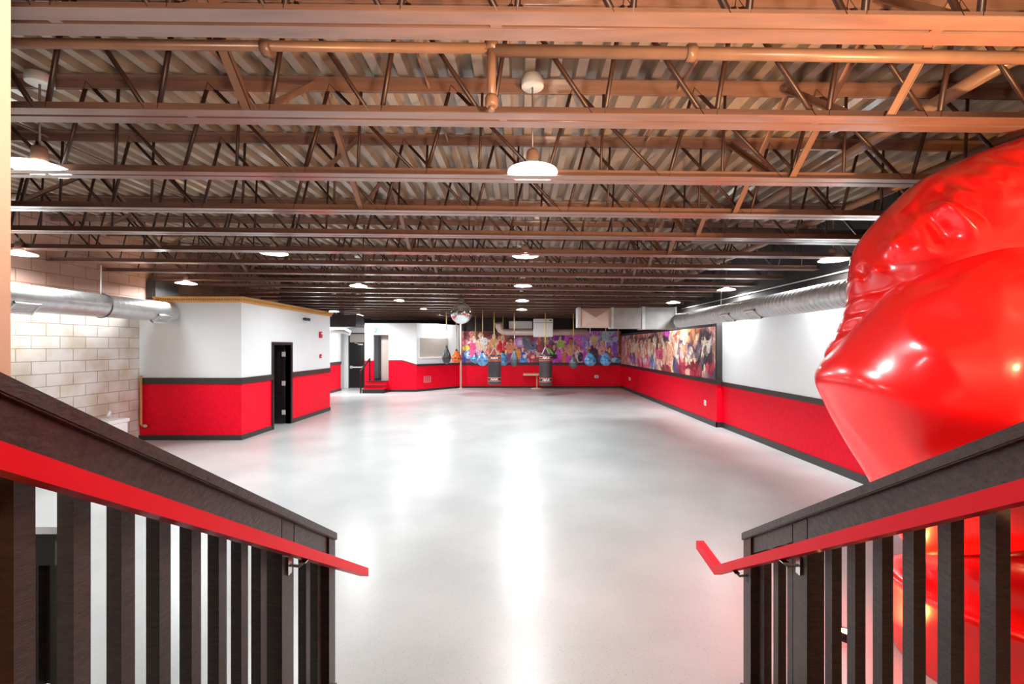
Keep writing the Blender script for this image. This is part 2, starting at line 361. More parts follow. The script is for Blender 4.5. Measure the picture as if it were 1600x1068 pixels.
# cross braces between joists
rows = [(-5.4, 'left'), (-1.7, 'middle'), (2.15, 'right')]
for xr, nm in rows:
    for k in range(1, 9):
        y0, y1 = JY[k]+.1, JY[k+1]-.1
        for q, (za, zb_) in enumerate(((ZB+.01, 4.1), (4.1, ZB+.01))):
            if q and k % 2 == 0 and xr < 0: continue
            mb = MB(); xx = xr+.06*q
            mb.bar((xx, y0-.06, za), (xx, y1+.06, zb_), .05, .008); mb.bar((xx+.022, y0-.06, za+.02), (xx+.022, y1+.06, zb_+.02), .006, .045)
            o = mb.shear().build('cross_brace', M_pipe)
            rehome(o, (xx, y0, ZB))
            tag(o, 'thin angle-iron brace %s away from the camera between the %s and %s joists, %s row' % ('rising' if q == 0 else 'dropping', ORD[k], ORD[k+1], nm), 'brace', 'diagonal braces between the roof joists')

# ------------------------------------------------------------------ ceiling pipes
def tpipe(name, pts, r, m, label, cat='pipe', n=14, sh=False, group=None):
    mb = MB(); mb.tube(pts, r, n)
    if sh: mb.shear()
    o = mb.build(name, m); rehome(o, pts[0]); return tag(o, label, cat, group)
gp = thing('gas_pipe', (0, 2.4, 3.6), 'thick brown painted pipe running across the hall behind the first joist, with a capped drop', 'pipe')
mb = MB(); mb.tube([(XL+.05, 2.4, 3.617), (-.15, 2.4, 3.617)], .026, 14); mb.tube([(-.17, 2.4, 3.605), (XU-.05, 2.4, 3.59)], .032, 14)
for xx in (-1.4, .9, 3.0): mb.tube([(xx, 2.4, 3.602), (xx+.05, 2.4, 3.602)], .042, 14)
mb.shear().build('pipe_run', M_pipe, gp)
xd = X_(768, 2.4)
mb = MB(); mb.tube([(xd, 2.4, 3.66), (xd, 2.4, 3.31)], .024, 14); mb.tube([(xd, 2.4, 3.72), (xd, 2.4, 3.60)], .038, 14); mb.build('drop_pipe', M_pipe, gp)
mb = MB(); mb.tube([(xd, 2.4, 3.36), (xd, 2.4, 3.345), (xd, 2.4, 3.31), (xd, 2.4, 3.30)], [.03, .036, .036, .026], 14); mb.tube([(xd, 2.4, 3.305), (xd, 2.4, 3.28)], .018, 6); mb.build('end_cap', M_pipe, gp)
tpipe('sprinkler_pipe', [(2.97, 2.5, 3.77), (2.97, 3.9, 3.77), (2.97, 9.5, 3.77)], .045, M_pipe, 'tan sprinkler pipe running away from the camera above the right joists', sh=True)
tpipe('sprinkler_pipe', [(3.95, 2.9, 3.72), (3.95, 14, 3.72)], .045, M_pipe, 'brown sprinkler pipe running back close above the giant glove', sh=True)
tpipe('supply_duct', [(2.35, 6.1, 3.56), (5.1, 6.1, 3.56)], .11, mat('dark_painted_duct', (.10, .08, .08), .4), 'dark round duct crossing between the fifth and sixth joists at right', 'duct', 20, sh=True)
tpipe('conduit', [(5.12, 1.5, 3.19), (5.12, 14, 3.19)], .012, M_plas, 'thin pale conduit running along the dark wall above the right spiral duct', 'conduit', 6)
for i, (x, y0, y1) in enumerate(((-4.9, 3, 9), (-.75, 1.4, 12), (1.3, 3.2, 12))):
    tpipe('conduit', [(x, y0, 4.12), (x, y1, 4.12)], .012, M_pipe, ['thin brown conduit under the deck at left, beyond the third joist', 'thin brown conduit under the deck left of the central lamps', 'thin brown conduit under the deck right of the central lamps'][i], 'conduit', 6, sh=True)

# ------------------------------------------------------------------ pendant lamps
LX = {'c': .1, 'l': -4.0, 'f': -7.72, 'r': 3.98}
def lamp_at(px, py, hl, label, near=False):
    Y = F*hl/(VY-py); X = X_(px, Y); z = CAMZ+hl; R = .2
    ztop = 4.15+roofz(X)
    t = thing('pendant_lamp', (X, Y, z), label, 'lamp', 'round low-bay lamps hanging in rows from the roof')
    mb = MB(); mb.lathe([(R, 0), (R*.99, .012), (R*.9, .02), (R*.62, .035), (R*.34, .05), (R*.33, .055)], (X, Y, z), 28)
    mb.lathe([(R*.985, 0), (R*.88, .016), (R*.6, .029), (R*.30, .045)], (X, Y, z), 28)
    refl = mb.build('reflector', mat('lit_translucent_reflector', (.9, .9, .88), .4, emit=(1, .98, .92), estr=1.6), t)
    mb = MB(); mb.lathe([(0, .055), (.05, .055), (.055, .065), (.05, .16), (.04, .18), (0, .18)], (X, Y, z), 18); mb.build('driver_housing', M_pipe, t)
    mb = MB(); mb.tube([(X, Y, z+.17), (X, Y, ztop-.05)], .008, 6); mb.build('stem', M_rod, t)
    mb = MB(); mb.lathe([(0, -.075), (.085, -.075), (.09, -.07), (.09, 0), (0, 0)], (X, Y, ztop), 18); mb.build('ceiling_box', M_lampshade, t)
    mb = MB(); mb.lathe([(0, .0), (R*.9, .0), (R*.92, .012), (0, .02)], (X, Y, z+.002), 28)
    mb.build('lens', mat('glowing_lamp_lens', (1, 1, 1), .4, emit=(.95, 1, .97), estr=14), refl)
    l = light('lamp_light', 'AREA', (0, 0, -.012), LAMP_W, (.96, .99, 1), R*1.8, spread=PI*.93); l.parent = t
    return t
H1 = 1.39
rowname = {1: 'nearest', 2: 'second', 3: 'third', 4: 'fourth', 5: 'fifth'}
for i, (px, py) in enumerate(((832, 270), (821, 400), (817, 447), (816, 470), (815, 484))):
    lamp_at(px, py, H1, 'glowing round pendant lamp in the central row, %s from the camera' % rowname[i+1])
for i, (px, py) in enumerate(((62, 264), (428, 396), (560, 447), (625, 470), (663, 483), (688, 492))):
    lamp_at(px, py, H1+.044, 'glowing round pendant lamp in the row left of centre, %s from the camera' % (rowname.get(i+1) or 'farthest'))
for i, (px, py) in enumerate(((30, 397), (291, 443), (522, 487), (560, 493))):
    if i < 2: lamp_at(px, py, H1-.02, ['glowing pendant lamp by the block wall at the far left edge', 'glowing pendant lamp above the gold cornice of the office'][i])
    else: lamp_at(px, py, (1.43, 1.27)[i-2], ['glowing pendant lamp just right of the office corner by the dark duct', 'small far pendant lamp above the exit door'][i-2])
for i, (px, py) in enumerate(((1302, 407), (1135, 453), (1052, 473))):
    lamp_at(px, py, 1.31, ['glowing pendant lamp beside the giant glove', 'glowing pendant lamp above the right spiral duct, second of that row', 'glowing pendant lamp above the rectangular duct at right, farthest of that row'][i])

# ------------------------------------------------------------------ ducts
def spiral(name, x, y0, y1, z, r, label, pitch=.11, rib=.004, tag_=True, parent=None):
    mb = MB(); pts = []; rr = []
    y = y0
    while y < y1:
        pts += [(x, y+pitch*q, z) for q in (0, .05, .74, .79, .84, .90)]; rr += [r, r, r, r, r+rib, r+rib]; y += pitch
    pts.append((x, y1, z)); rr.append(r)
    mb.tube(pts, rr, 28, smooth=True)
    return mb
def register(parent, x, y, z, ang, s=1.0, ln=.3):
    d = Vector((math.cos(ang), 0, math.sin(ang))); u = Vector((0, 1, 0)); v = d.cross(u)
    mb = MB(); o = Vector((x, y, z))
    def fr(a, b, c, e_, h0, h1): mb.hexa([o+u*a+v*b+d*h0, o+u*c+v*b+d*h0, o+u*c+v*e_+d*h0, o+u*a+v*e_+d*h0, o+u*a+v*b+d*h1, o+u*c+v*b+d*h1, o+u*c+v*e_+d*h1, o+u*a+v*e_+d*h1])
    L, W = ln/2, .1*s
    fr(-L, -W, L, -W+.025, -.06, .02); fr(-L, W-.025, L, W, -.06, .02); fr(-L, -W, -L+.025, W, -.06, .02); fr(L-.025, -W, L, W, -.06, .02)
    for i in range(6):
        q = -W+.03+i*(2*W-.06)/5; fr(-L+.02, q-.006, L-.02, q+.006, -.02, .012)
    fr(-L+.01, -W+.01, L-.01, W-.01, -.06, -.045)
    return mb.build('register', M_plas, parent)
dl = thing('spiral_duct', (-7.5, -1, 2.73), 'silver spiral air duct along the block wall at left', 'duct')
spiral('', -7.5, -1.5, 9.40, 2.73, .205, '', rib=.0015).build('duct_tube', M_galv, dl)
register(dl, -7.37, 9.1, 2.57, -PI/4, 1.1, .36); register(dl, -7.37, 6.55, 2.57, -PI/4, 1.1, .36)
mb = MB(); mb.tube([(-7.5, 7.9, 2.92), (-7.5, 7.9, 3.45)], .012, 6); mb.build('hanger_rod', M_plas, dl)
mb = MB(); mb.tube([(-7.5+.215*math.cos(a), 7.9, 2.73+.215*math.sin(a)) for a in np.linspace(0, 2*PI, 25)], .008, 4, cap=False); mb.build('hanger_strap', M_blacktrim, dl)
dr = thing('spiral_duct', (4.5, -1, 2.73), 'silver spiral air duct along the white wall at right', 'duct')
spiral('', 4.5, -1.5, 12.38, 2.73, .19, '', rib=.010).build('duct_tube', M_galv, dr)
register(dr, 4.37, 9.3, 2.6, PI+PI/4, 1.1, .36); register(dr, 4.37, 8.3, 2.6, PI+PI/4, 1.1, .36)
for yy in (5, 9.9):
    mb = MB(); mb.tube([(4.5, yy, 2.91), (4.5, yy, 3.36)], .008, 6); mb.build('hanger_rod', M_rod, dr)
# rectangular trunk duct with a pyramid end panel
rd = thing('trunk_duct', (3.2, 12.6, 2.48), 'rectangular galvanised trunk duct with a cross-broken end, above the corner murals', 'duct')
YT = 12.55
xa, xm1, xm2, xb = X_(903, YT), X_(957, YT), X_(1004, YT), X_(1056, YT)
mb = MB(); mb.box(xm1+.02, xm2, YT, YT+.45, Z_(513, YT), Z_(481, YT)); mb.box(xm2+.05, xb, YT, YT+.45, Z_(514, YT), Z_(480, YT)); mb.build('duct_box', M_galv_m, rd)
mb = MB(); mb.box(xm2-.02, xm2+.07, YT-.03, YT+.47, Z_(514.5, YT), Z_(479, YT)); mb.box(xm1-.03, xm1+.03, YT-.03, YT+.47, Z_(513, YT), Z_(480, YT)); mb.box(xb-.03, xb+.02, YT-.03, YT+.47, Z_(514, YT), Z_(479, YT)); mb.build('flange', M_galv, rd)
mb = MB(); z0, z1 = Z_(511, YT), Z_(481, YT); cxp = ((xa+xm1)/2, YT-.07, (z0+z1)/2)
cs = [(xa+.08, YT+.07, z0), (xm1-.03, YT+.07, z0), (xm1-.03, YT+.07, z1), (xa+.08, YT+.07, z1)]
for i in range(4): mb.poly([cs[i], cs[(i+1) % 4], cxp])
mb.box(xa+.08, xm1-.03, YT+.07, YT+.45, z0, z1); mb.build('end_panel', mat('tan_duct_sheet', (.62, .44, .36), .45, .3), rd)
mb = MB(); mb.box(xa, xa+.08, YT, YT+.47, z0, z1+.02); mb.build('end_flange', M_galv, rd)
for xx in (xa+.2, xm2, xb-.1):
    mb = MB(); mb.tube([(xx, YT+.25, z1-.01), (xx, YT+.25, 3.36)], .01, 6); mb.build('hanger_rod', M_rod, rd)
# white heater, its branch duct and elbow in front of the back mural
ah = thing('unit_heater', (.9, 18.9, Z_(526, 18.9)), 'white boxy air handling unit hanging in front of the back wall mural', 'air handler')
Yh = 18.9; box(X_(833.5, Yh), X_(864, Yh), Yh, Yh+.4, Z_(526, Yh), Z_(497.5, Yh), bev=.02).build('cabinet', M_plas, ah)
mb = MB(); mb.box(X_(834, Yh), X_(863.5, Yh), Yh-.01, Yh, Z_(504, Yh), Z_(503.5, Yh)); mb.box(X_(858, Yh), X_(862, Yh), Yh-.01, Yh, Z_(501, Yh), Z_(499.5, Yh)); mb.build('seam', M_blacktrim, ah)
for px in (836, 861):
    mb = MB(); mb.tube([(X_(px, Yh), Yh+.3, Z_(498, Yh)), (X_(px, Yh), Yh+.3, 4.15)], .012, 6); mb.build('hanger_rod', M_rod, ah)
bd = thing('branch_duct', (0, 19.2, 2.55), 'round pale branch duct with an elbow joining the white air handling unit', 'duct')
Yd = 19.6; zc = Z_(519, Yd); r = .135
mb = MB(); ex = X_(783, Yd)
mb.tube([(X_(917, Yd), Yd+.05, zc+.02), (X_(870, Yd), Yd, zc), (X_(800, Yd), Yd, zc), (ex+.1, Yd, zc+.02), (ex-.03, Yd, zc+.1), (ex-.1, Yd, zc+.25), (ex-.1, Yd-.05, zc+.42)], [r, r, r, r, r*1.05, r*1.15, r*1.2], 20); mb.build('duct_tube', mat('pale_duct', (.72, .60, .53), .4, .2), bd)
mb = MB(); mb.tube([(X_(840, Yd), Yd, zc+.1), (X_(840, Yd), Yd, 4.15)], .012, 6); mb.build('hanger_rod', M_rod, bd)
lv = thing('fan_coil', (0, 19.6, 2.8), 'white blower section above the branch duct left of the air handling unit', 'fan coil')
box(X_(795, 19.6), X_(832, 19.6), 19.8, 20.3, Z_(512.5, 19.6), Z_(501, 19.6), bev=.02).build('casing', M_plas, lv)
mb = MB(); mb.tube([(X_(812, 19.6), 20.0, Z_(502, 19.6)), (X_(812, 19.6), 20.0, 4.15)], .012, 6); mb.build('hanger_rod', M_rod, lv)
# black plenum boxes
pb = box(-8.14, -7.93, 9.6, 10.25, 3.07, 3.43).build('plenum_box', mat('black_duct_paint', (.03, .028, .03), .5))
pb.data.transform(Matrix.Identity(4)); rehome(pb, (-8.0, 9.9, 3.07)); tag(pb, 'black painted duct box on top of the office against the block wall', 'duct')
Yp = 17.0
pb = box(X_(500, Yp), X_(556, Yp), Yp, Yp+.9, Z_(510, Yp), Z_(491, Yp)).build('plenum_box', mat('dark_grey_duct', (.07, .065, .065), .4, .3)); rehome(pb, (-7.3, Yp, Z_(510, Yp))); tag(pb, 'dark grey duct box hanging between the office and the exit door', 'duct')
wd = tpipe('flexible_duct', [(X_(505, 17.6), 18.0, Z_(518, 17.6)), (X_(520, 17.6), 18.0, Z_(516, 17.6)), (X_(532, 17.6), 18.0, Z_(516, 17.6)), (X_(541, 17.6), 18.0, Z_(520, 17.6))], [.1, .11, .12, .1], M_plas, 'short white duct under the dark duct box by the exit door', 'duct')
_o = MB(); _o.tube([(X_(520, 17.6), 18.0, Z_(514, 17.6)), (X_(520, 17.6), 18.0, 4.2)], .012, 6); _h = _o.build('hanger_rod', M_rod, None); _h.parent = wd; _h.location = -wd.location

# ------------------------------------------------------------------ murals (printed photo collages)
class Canvas:
    def __init__(s, W, H, col): s.W, s.H = W, H; s.a = np.zeros((H, W, 3))+np.array(col)/255; s.yy, s.xx = np.mgrid[0:H, 0:W]+.5
    def ell(s, cx, cy, rx, ry, col, ang=0, al=1):
        c, n = math.cos(ang), math.sin(ang); dx, dy = s.xx-cx, s.yy-cy
        u, v = dx*c+dy*n, -dx*n+dy*c; m = np.clip((1.08-(u/rx)**2-(v/ry)**2)*4, 0, 1)*al
        s.a += (np.array(col)/255-s.a)*m[..., None]
    def limb(s, x0, y0, x1, y1, w, col):
        L = math.hypot(x1-x0, y1-y0)+1e-6; s.ell((x0+x1)/2, (y0+y1)/2, L/2+w*.5, w, col, math.atan2(y1-y0, x1-x0))
SK = [(246, 190, 160), (235, 165, 130), (215, 140, 105), (255, 210, 180)]
HR = [(60, 30, 25), (150, 90, 40), (230, 190, 110), (25, 20, 25), (120, 40, 30)]
def figure(c, x, y, s, top, pants, sk=None, hr=None, arms=1, back=False, ux=1.0):
    sk = sk or random.choice(SK); hr = hr or random.choice(HR)
    w = ux
    c.ell(x, y+s*.95, s*.30*w, s*.62, pants); c.ell(x, y+s*.45, s*.30*w, s*.36, top)
    if arms:
        for sgn in (-1, 1):
            a = random.uniform(-.6, .9); ex, ey = x+sgn*s*.42*w, y+s*(.42-.2*a)
            c.limb(x+sgn*s*.22*w, y+s*.25, ex, ey, s*.075, sk); c.limb(ex, ey, x+sgn*s*.3*w, ey-s*.38*a, s*.06, sk)
    c.limb(x, y+s*.05, x, y+s*.25, s*.07, sk)
    c.ell(x, y-s*.06, s*.17*w, s*.2, hr); c.ell(x, y, s*.115*w, s*.15, sk)
    c.ell(x-s*.045*w, y-s*.02, s*.02, s*.02, (40, 20, 20)); c.ell(x+s*.045*w, y-s*.02, s*.02, s*.02, (40, 20, 20)); c.ell(x, y+s*.07, s*.045, s*.02, (170, 40, 50))
K = 1.7
W1, H1c = int(253*K), int(50*K); cv = Canvas(W1, H1c, (120, 60, 62))
def P(px, py): return ((px-722)*K, (py-516)*K)
def ell(px, py, rx, ry, col, ang=0, al=1): x, y = P(px, py); cv.ell(x, y, rx*K, ry*K, col, ang, al)
def fig(px, py, s, *a, **k): x, y = P(px, py); figure(cv, x, y, s*K, *a, **k)
for px in range(722, 870, 9): ell(px, 520, 7, 5, random.choice([(90, 35, 40), (150, 80, 75), (70, 40, 50)]))
ell(900, 530, 40, 40, (190, 50, 190)); ell(905, 520, 28, 14, (250, 90, 240)); ell(878, 528, 8, 30, (110, 30, 160)); ell(945, 530, 34, 30, (150, 130, 235)); ell(958, 522, 20, 12, (170, 215, 250)); ell(930, 520, 16, 8, (190, 110, 230))
for i in range(70):
    px = random.uniform(722, 970); ell(px, random.uniform(520, 566), random.uniform(2, 5), random.uniform(2, 5), random.choice([(235, 120, 90), (150, 50, 70), (70, 60, 130), (240, 170, 140), (90, 120, 190), (200, 60, 150)] if px < 865 else [(250, 90, 230), (160, 60, 210), (250, 180, 150), (110, 100, 220), (230, 120, 60)]), al=.8)
ell(728, 534, 5, 5, (245, 110, 130)); ell(729, 543, 6, 5, (245, 200, 80)); ell(726, 558, 7, 8, (50, 50, 120)); ell(732, 553, 7, 7, (110, 150, 225)); ell(732, 553, 3, 3, (220, 235, 250)); ell(734, 553, 1.5, 1.5, (60, 80, 180))
fig(741, 527, 22, (225, 60, 120), (230, 80, 130)); fig(752, 525, 27, (250, 180, 150), (220, 140, 190), hr=(235, 160, 80)); ell(758, 532, 6, 6, (250, 245, 245)); ell(743, 561, 8, 5, (60, 150, 220))
fig(765, 540, 18, (235, 120, 100), (190, 60, 90)); fig(773, 524, 26, (245, 150, 90), (200, 80, 60), hr=(30, 20, 20)); fig(787, 527, 30, (220, 20, 40), (240, 130, 60), hr=(150, 70, 30)); ell(787, 545, 5, 4, (225, 15, 30)); ell(795, 554, 7, 8, (205, 200, 90)); ell(789, 559, 8, 7, (110, 190, 230))
fig(800, 532, 24, (240, 120, 80), (120, 50, 110)); ell(815, 534, 9, 8, (205, 140, 240)); ell(815, 534, 4, 4, (240, 240, 255)); ell(826, 536, 7, 13, (90, 100, 120), -.4); fig(819, 545, 17, (40, 60, 190), (60, 120, 235), hr=(180, 90, 40)); ell(822, 556, 3, 3, (250, 240, 240)); ell(811, 553, 6, 9, (235, 130, 40))
fig(835, 543, 20, (160, 30, 50), (170, 40, 60)); ell(835, 552, 8, 9, (150, 190, 230), 0, .5); ell(835, 557, 7, 6, (165, 35, 45)); ell(835, 557, 3.5, 3, (245, 180, 150)); ell(835, 543, 4, 3, (60, 90, 130))
for px in (846, 852, 858, 864): fig(px, 527, 13, random.choice([(220, 90, 80), (90, 90, 140), (240, 180, 160)]), (170, 60, 90))
fig(869, 541, 24, (40, 20, 50), (190, 40, 190), hr=(40, 20, 40)); 
for s_ in (-1, 1): ell(869+s_*6, 548, 7, 2.2, (110, 235, 70), s_*-.8)
fig(879, 527, 22, (160, 200, 80), (235, 60, 220)); fig(887, 545, 18, (235, 110, 50), (220, 100, 50)); fig(896, 533, 28, (245, 150, 110), (230, 60, 200), hr=(120, 50, 40)); fig(908, 543, 20, (240, 230, 230), (250, 180, 170)); ell(911, 557, 4, 8, (30, 25, 40))
fig(933, 535, 28, (35, 30, 40), (30, 25, 35), hr=(240, 190, 120)); ell(933, 528, 7, 6, (245, 205, 140)); fig(946, 536, 24, (250, 170, 150), (90, 60, 160), hr=(245, 180, 90)); fig(925, 549, 15, (210, 120, 110), (60, 80, 170)); fig(957, 545, 20, (150, 80, 60), (160, 90, 60)); ell(966, 546, 4, 14, (120, 70, 200)); ell(966, 562, 6, 4, (150, 225, 250))
ell(974, 541, 3.5, 30, (125, 60, 35))
for i in range(26): ell(random.uniform(900, 968), random.uniform(520, 560), 1, 1, random.choice([(160, 40, 220), (250, 250, 255), (240, 60, 200)]))
def photo_grain(cv, n, pal, smax):
    for i in range(n):
        x, y = random.uniform(0, cv.W), random.uniform(0, cv.H); k = random.random()
        c0 = cv.a[int(min(y, cv.H-1)), int(min(x, cv.W-1))]*255
        col = c0*random.uniform(.45, 1.5)+np.array(random.choice(pal))*.12
        cv.ell(x, y, random.uniform(.8, smax*.6), random.uniform(.8, smax), tuple(np.clip(col, 0, 255)), random.uniform(-.6, .6), .75)
    g = rng.normal(1, .08, (cv.H, cv.W, 1)); cv.a = np.clip(cv.a*g, 0, 1)
def canvas_panel(name, cv, P00, DU, DV, thick, normal, label):
    # a thin printed board: front face subdivided per print cell, with a plain edge and back
    H, W = cv.H, cv.W; P00, DU, DV, n = map(Vector, (P00, DU, DV, normal))
    me = bpy.data.meshes.new(name); verts = []; faces = []
    for j in range(H+1):
        for i in range(W+1): verts.append(tuple(P00+DU*(i/W)+DV*(j/H)))
    for j in range(H):
        for i in range(W): a = j*(W+1)+i; faces.append((a, a+W+1, a+W+2, a+1))
    b = len(verts); nf = len(faces)
    for (i, j) in ((0, 0), (1, 0), (1, 1), (0, 1)): verts += [tuple(P00+DU*i+DV*j)]
    for (i, j) in ((0, 0), (1, 0), (1, 1), (0, 1)): verts += [tuple(P00+DU*i+DV*j-n*thick)]
    for k in range(4): faces.append((b+k, b+(k+1) % 4, b+4+(k+1) % 4, b+4+k))
    faces.append((b+7, b+6, b+5, b+4))
    me.from_pydata(verts, [], faces)
    ca = me.color_attributes.new('print', 'FLOAT_COLOR', 'CORNER')
    lin = np.clip(cv.a*1.06, 0, 1)**1.8
    buf = np.zeros((len(me.loops), 4), dtype=np.float32); buf[:, 3] = 1
    buf[:nf*4, :3] = np.repeat(lin.reshape(-1, 3), 4, axis=0); buf[nf*4:, :3] = .03
    ca.data.foreach_set('color', buf.ravel())
    m = bpy.data.materials.new(name+'_print'); m.use_nodes = True; nt = m.node_tree
    at = nt.nodes.new('ShaderNodeAttribute'); at.attribute_name = 'print'; nt.links.new(at.outputs['Color'], nt.nodes['Principled BSDF'].inputs['Base Color']); nt.nodes['Principled BSDF'].inputs['Roughness'].default_value = .4
    me.materials.append(m); o = bpy.data.objects.new(name, me); C.objects.link(o)
    return tag(o, label, 'mural')
photo_grain(cv, 900, SK+[(220, 60, 160), (60, 60, 160), (250, 240, 240), (30, 20, 30)], 4.5)
o = canvas_panel('wall_mural', cv, (-2.82, YF-.012, 2.74), (XR2-.03+2.82, 0, 0), (0, 0, -(2.74-1.225)), .011, (0, -1, 0), 'long colourful photo collage mural of party people on the back wall behind the punching bags')
rehome(o, (0, YF-.012, 1.225))
# right mural, laid out along the wall in metres
LY0, LY1 = YF-.06, 10.98; Lm = LY0-LY1; Wr, Hr = 420, 66
cv = Canvas(Wr, Hr, (200, 120, 110))
def ux(px): return (LY0-F*XR2/(px-VX))/Lm*Wr
def vy(px, py): Y = F*XR2/(px-VX); return (2.5-Z_(py, Y))/(2.5-1.175)*Hr
def lw(px): Y = F*XR2/(px-VX); return Wr/Lm*Y*Y/(F*XR2), Hr/1.325*Y/F   # cells per pixel (x, y)
def el2(px, py, rx, ry, col, ang=0):
    a, b = lw(px); cv.ell(ux(px), vy(px, py), rx*a, ry*b, col, ang)
for i in range(240):
    px = random.uniform(979, 1118); el2(px, random.uniform(515, 600), random.uniform(1, 3), random.uniform(3, 10), random.choice([(245, 180, 150), (235, 140, 100), (250, 210, 190), (190, 70, 70), (120, 70, 120), (220, 170, 220), (60, 40, 60), (245, 190, 110)]))
def fg2(px, py, s, top, pants, sk=None, hr=None, wide=1):
    a, b = lw(px); x, y = ux(px), vy(px, py); sk = sk or random.choice(SK); hr = hr or random.choice(HR)
    E = lambda dx, dy, rx, ry, c_: cv.ell(x+dx*s*a, y+dy*s*b, rx*s*a, ry*s*b, c_)
    E(0, .95, .3, .6, pants); E(0, .45, .32*wide, .36, top)
    for g in (-1, 1): E(g*.33*wide, .42, .085, .26, sk); E(g*.30*wide, .75, .07, .2, sk)
    E(0, .15, .08, .15, sk); E(0, -.06, .2, .24, hr); E(0, 0, .13, .16, sk); E(0, .07, .05, .02, (170, 40, 50))
for px, s_ in ((985, 20), (991, 24), (997, 20), (1003, 28), (1009, 22), (1015, 26)): fg2(px, 534+random.uniform(-3, 6), s_, random.choice([(240, 130, 90), (190, 90, 170), (235, 90, 90), (240, 190, 160)]), random.choice([(90, 60, 120), (220, 70, 110), (240, 160, 130)]))
el2(1016, 548, 4, 14, (245, 170, 90)); fg2(1024, 530, 32, (245, 160, 120), (60, 90, 150)); el2(1024, 562, 5, 11, (80, 120, 190)); fg2(1031, 540, 26, (235, 60, 100), (230, 150, 130))
el2(1041, 530, 5, 11, (60, 50, 60)); el2(1042, 520, 5, 4, (200, 40, 170)); el2(1043, 552, 7, 20, (240, 160, 130)); el2(1045, 563, 6, 11, (245, 150, 125)); el2(1041, 575, 9, 6, (120, 40, 50)); el2(1049, 540, 3, 26, (250, 200, 170)); el2(1053, 576, 5, 9, (245, 195, 90))
fg2(1062, 528, 40, (180, 80, 80), (60, 60, 100)); fg2(1071, 524, 44, (60, 60, 80), (130, 30, 50)); fg2(1078, 530, 40, (240, 110, 90), (150, 30, 50))
el2(1086, 530, 6, 15, (150, 70, 40)); fg2(1087, 526, 50, (60, 60, 90), (110, 20, 35), hr=(150, 75, 40)); el2(1092, 556, 3, 16, (245, 170, 150))
fg2(1104, 531, 60, (40, 40, 50), (60, 60, 80), hr=(50, 45, 55), wide=1.3); el2(1104, 521, 8, 7, (55, 50, 62)); el2(1104, 529, 7, 2.5, (40, 38, 45)); el2(1107, 541, 11, 1.6, (240, 220, 220), .1); el2(1099, 550, 2.5, 11, (240, 165, 140)); el2(1117, 545, 4, 30, (200, 140, 125))
el2(1085, 578, 11, 14, (120, 20, 35)); el2(1086, 560, 5, 5, (240, 165, 130)); el2(1086, 555, 5.5, 4, (60, 60, 70)); el2(1102, 583, 5, 9, (240, 160, 130)); el2(1110, 575, 6, 14, (130, 25, 40)); el2(1076, 582, 3, 8, (240, 160, 130))
photo_grain(cv, 1100, SK+[(240, 120, 120), (60, 40, 60), (250, 220, 210)], 8)
o = canvas_panel('wall_mural', cv, (XR2-.012, LY0, 2.5), (0, -Lm, 0), (0, 0, -1.325), .011, (-1, 0, 0), 'colourful photo collage mural of dancing people on the right wall beside the white section')
rehome(o, (XR2-.012, 16, 1.175))

# ------------------------------------------------------------------ hanging bags
YG = 18.0
def bag_rope(t, X, Y, ztop, zbag, m=M_yrope):
    zj = ZB+roofz(X)
    zm = zbag+(zj-zbag)*.45
    MB().tube([(X, Y, zm), (X, Y, zj)], .022, 6).build('strap', M_yrope, t)
    MB().tube([(X, Y, zbag), (X, Y, zm)], .009, 6).build('chain', M_chrome, t)
def jnear(Y): return min(JY, key=lambda q: abs(q-Y))
def teardrop(px, yt, yb, wpx, Yg, m, label, yneck=None):
    Yg = jnear(Yg); X = X_(px, Yg); zb, zt = Z_(yb, Yg), Z_(yt, Yg); R = wpx/2*Yg/F; H = zt-zb
    t = thing('teardrop_bag', (X, Yg, zb), label, 'punching bag', 'teardrop punching bags hanging before the back wall')
    pr = [(0, 0), (R*.45, .035*H), (R*.8, .14*H), (R*.98, .28*H), (R, .36*H), (R*.9, .5*H), (R*.68, .64*H), (R*.42, .77*H), (R*.22, .88*H), (R*.13, .95*H), (0, .96*H)]
    MB().lathe(pr, (X, Yg, zb), 20).build('bag_body', m, t)
    MB().lathe([(R*.26, .86*H), (R*.28, .88*H), (R*.17, .97*H), (R*.1, H), (0, H)], (X, Yg, zb), 14).build('collar', M_blacktrim, t)
    mb = MB()
    mb.tube([(X+R*1.01*math.cos(a), Yg+R*1.01*math.sin(a), zb+.36*H) for a in np.linspace(0, 2*PI, 21)], .008, 4, cap=False); mb.build('seam', M_blacktrim, t)
    bag_rope(t, X, Yg, 0, zt); return t
M_bblk = mat('black_bag_vinyl', (.045, .045, .05), .3, coat=.3); M_bor = mat('orange_bag_vinyl', (.85, .16, .02), .35, noise=.5, nscale=9, col2=(.25, .03, .02), nlow=.3, nhigh=.5)
M_bblu = mat('blue_bag_vinyl', (.16, .45, .78), .3, nscale=8, col2=(.03, .13, .33), nlow=.35, nhigh=.6, coat=.3); M_bgry = mat('grey_bag_vinyl', (.12, .15, .17), .35, noise=.4, nscale=8)
teardrop(697.7, 539, 568.6, 14.2, 17.9, M_bblk, 'black teardrop punching bag at the left end of the hanging row')
teardrop(713.3, 545, 567, 16.5, 19, M_bor, 'orange teardrop punching bag beside the black one at the left')
teardrop(743, 551, 567.5, 12, 20.0, M_bblu, 'small blue teardrop bag peeking out left of the larger blue one')
teardrop(754, 548, 571.6, 18, 16.9, M_bblu, 'blue teardrop punching bag just left of the first heavy bag')
teardrop(786, 548, 571.6, 17, 20.0, M_bblu, 'pale blue teardrop bag half hidden behind the first heavy bag')
teardrop(803.5, 543.5, 572.5, 12.5, 18.0, M_bgry, 'slim dark grey teardrop bag between the two heavy bags')
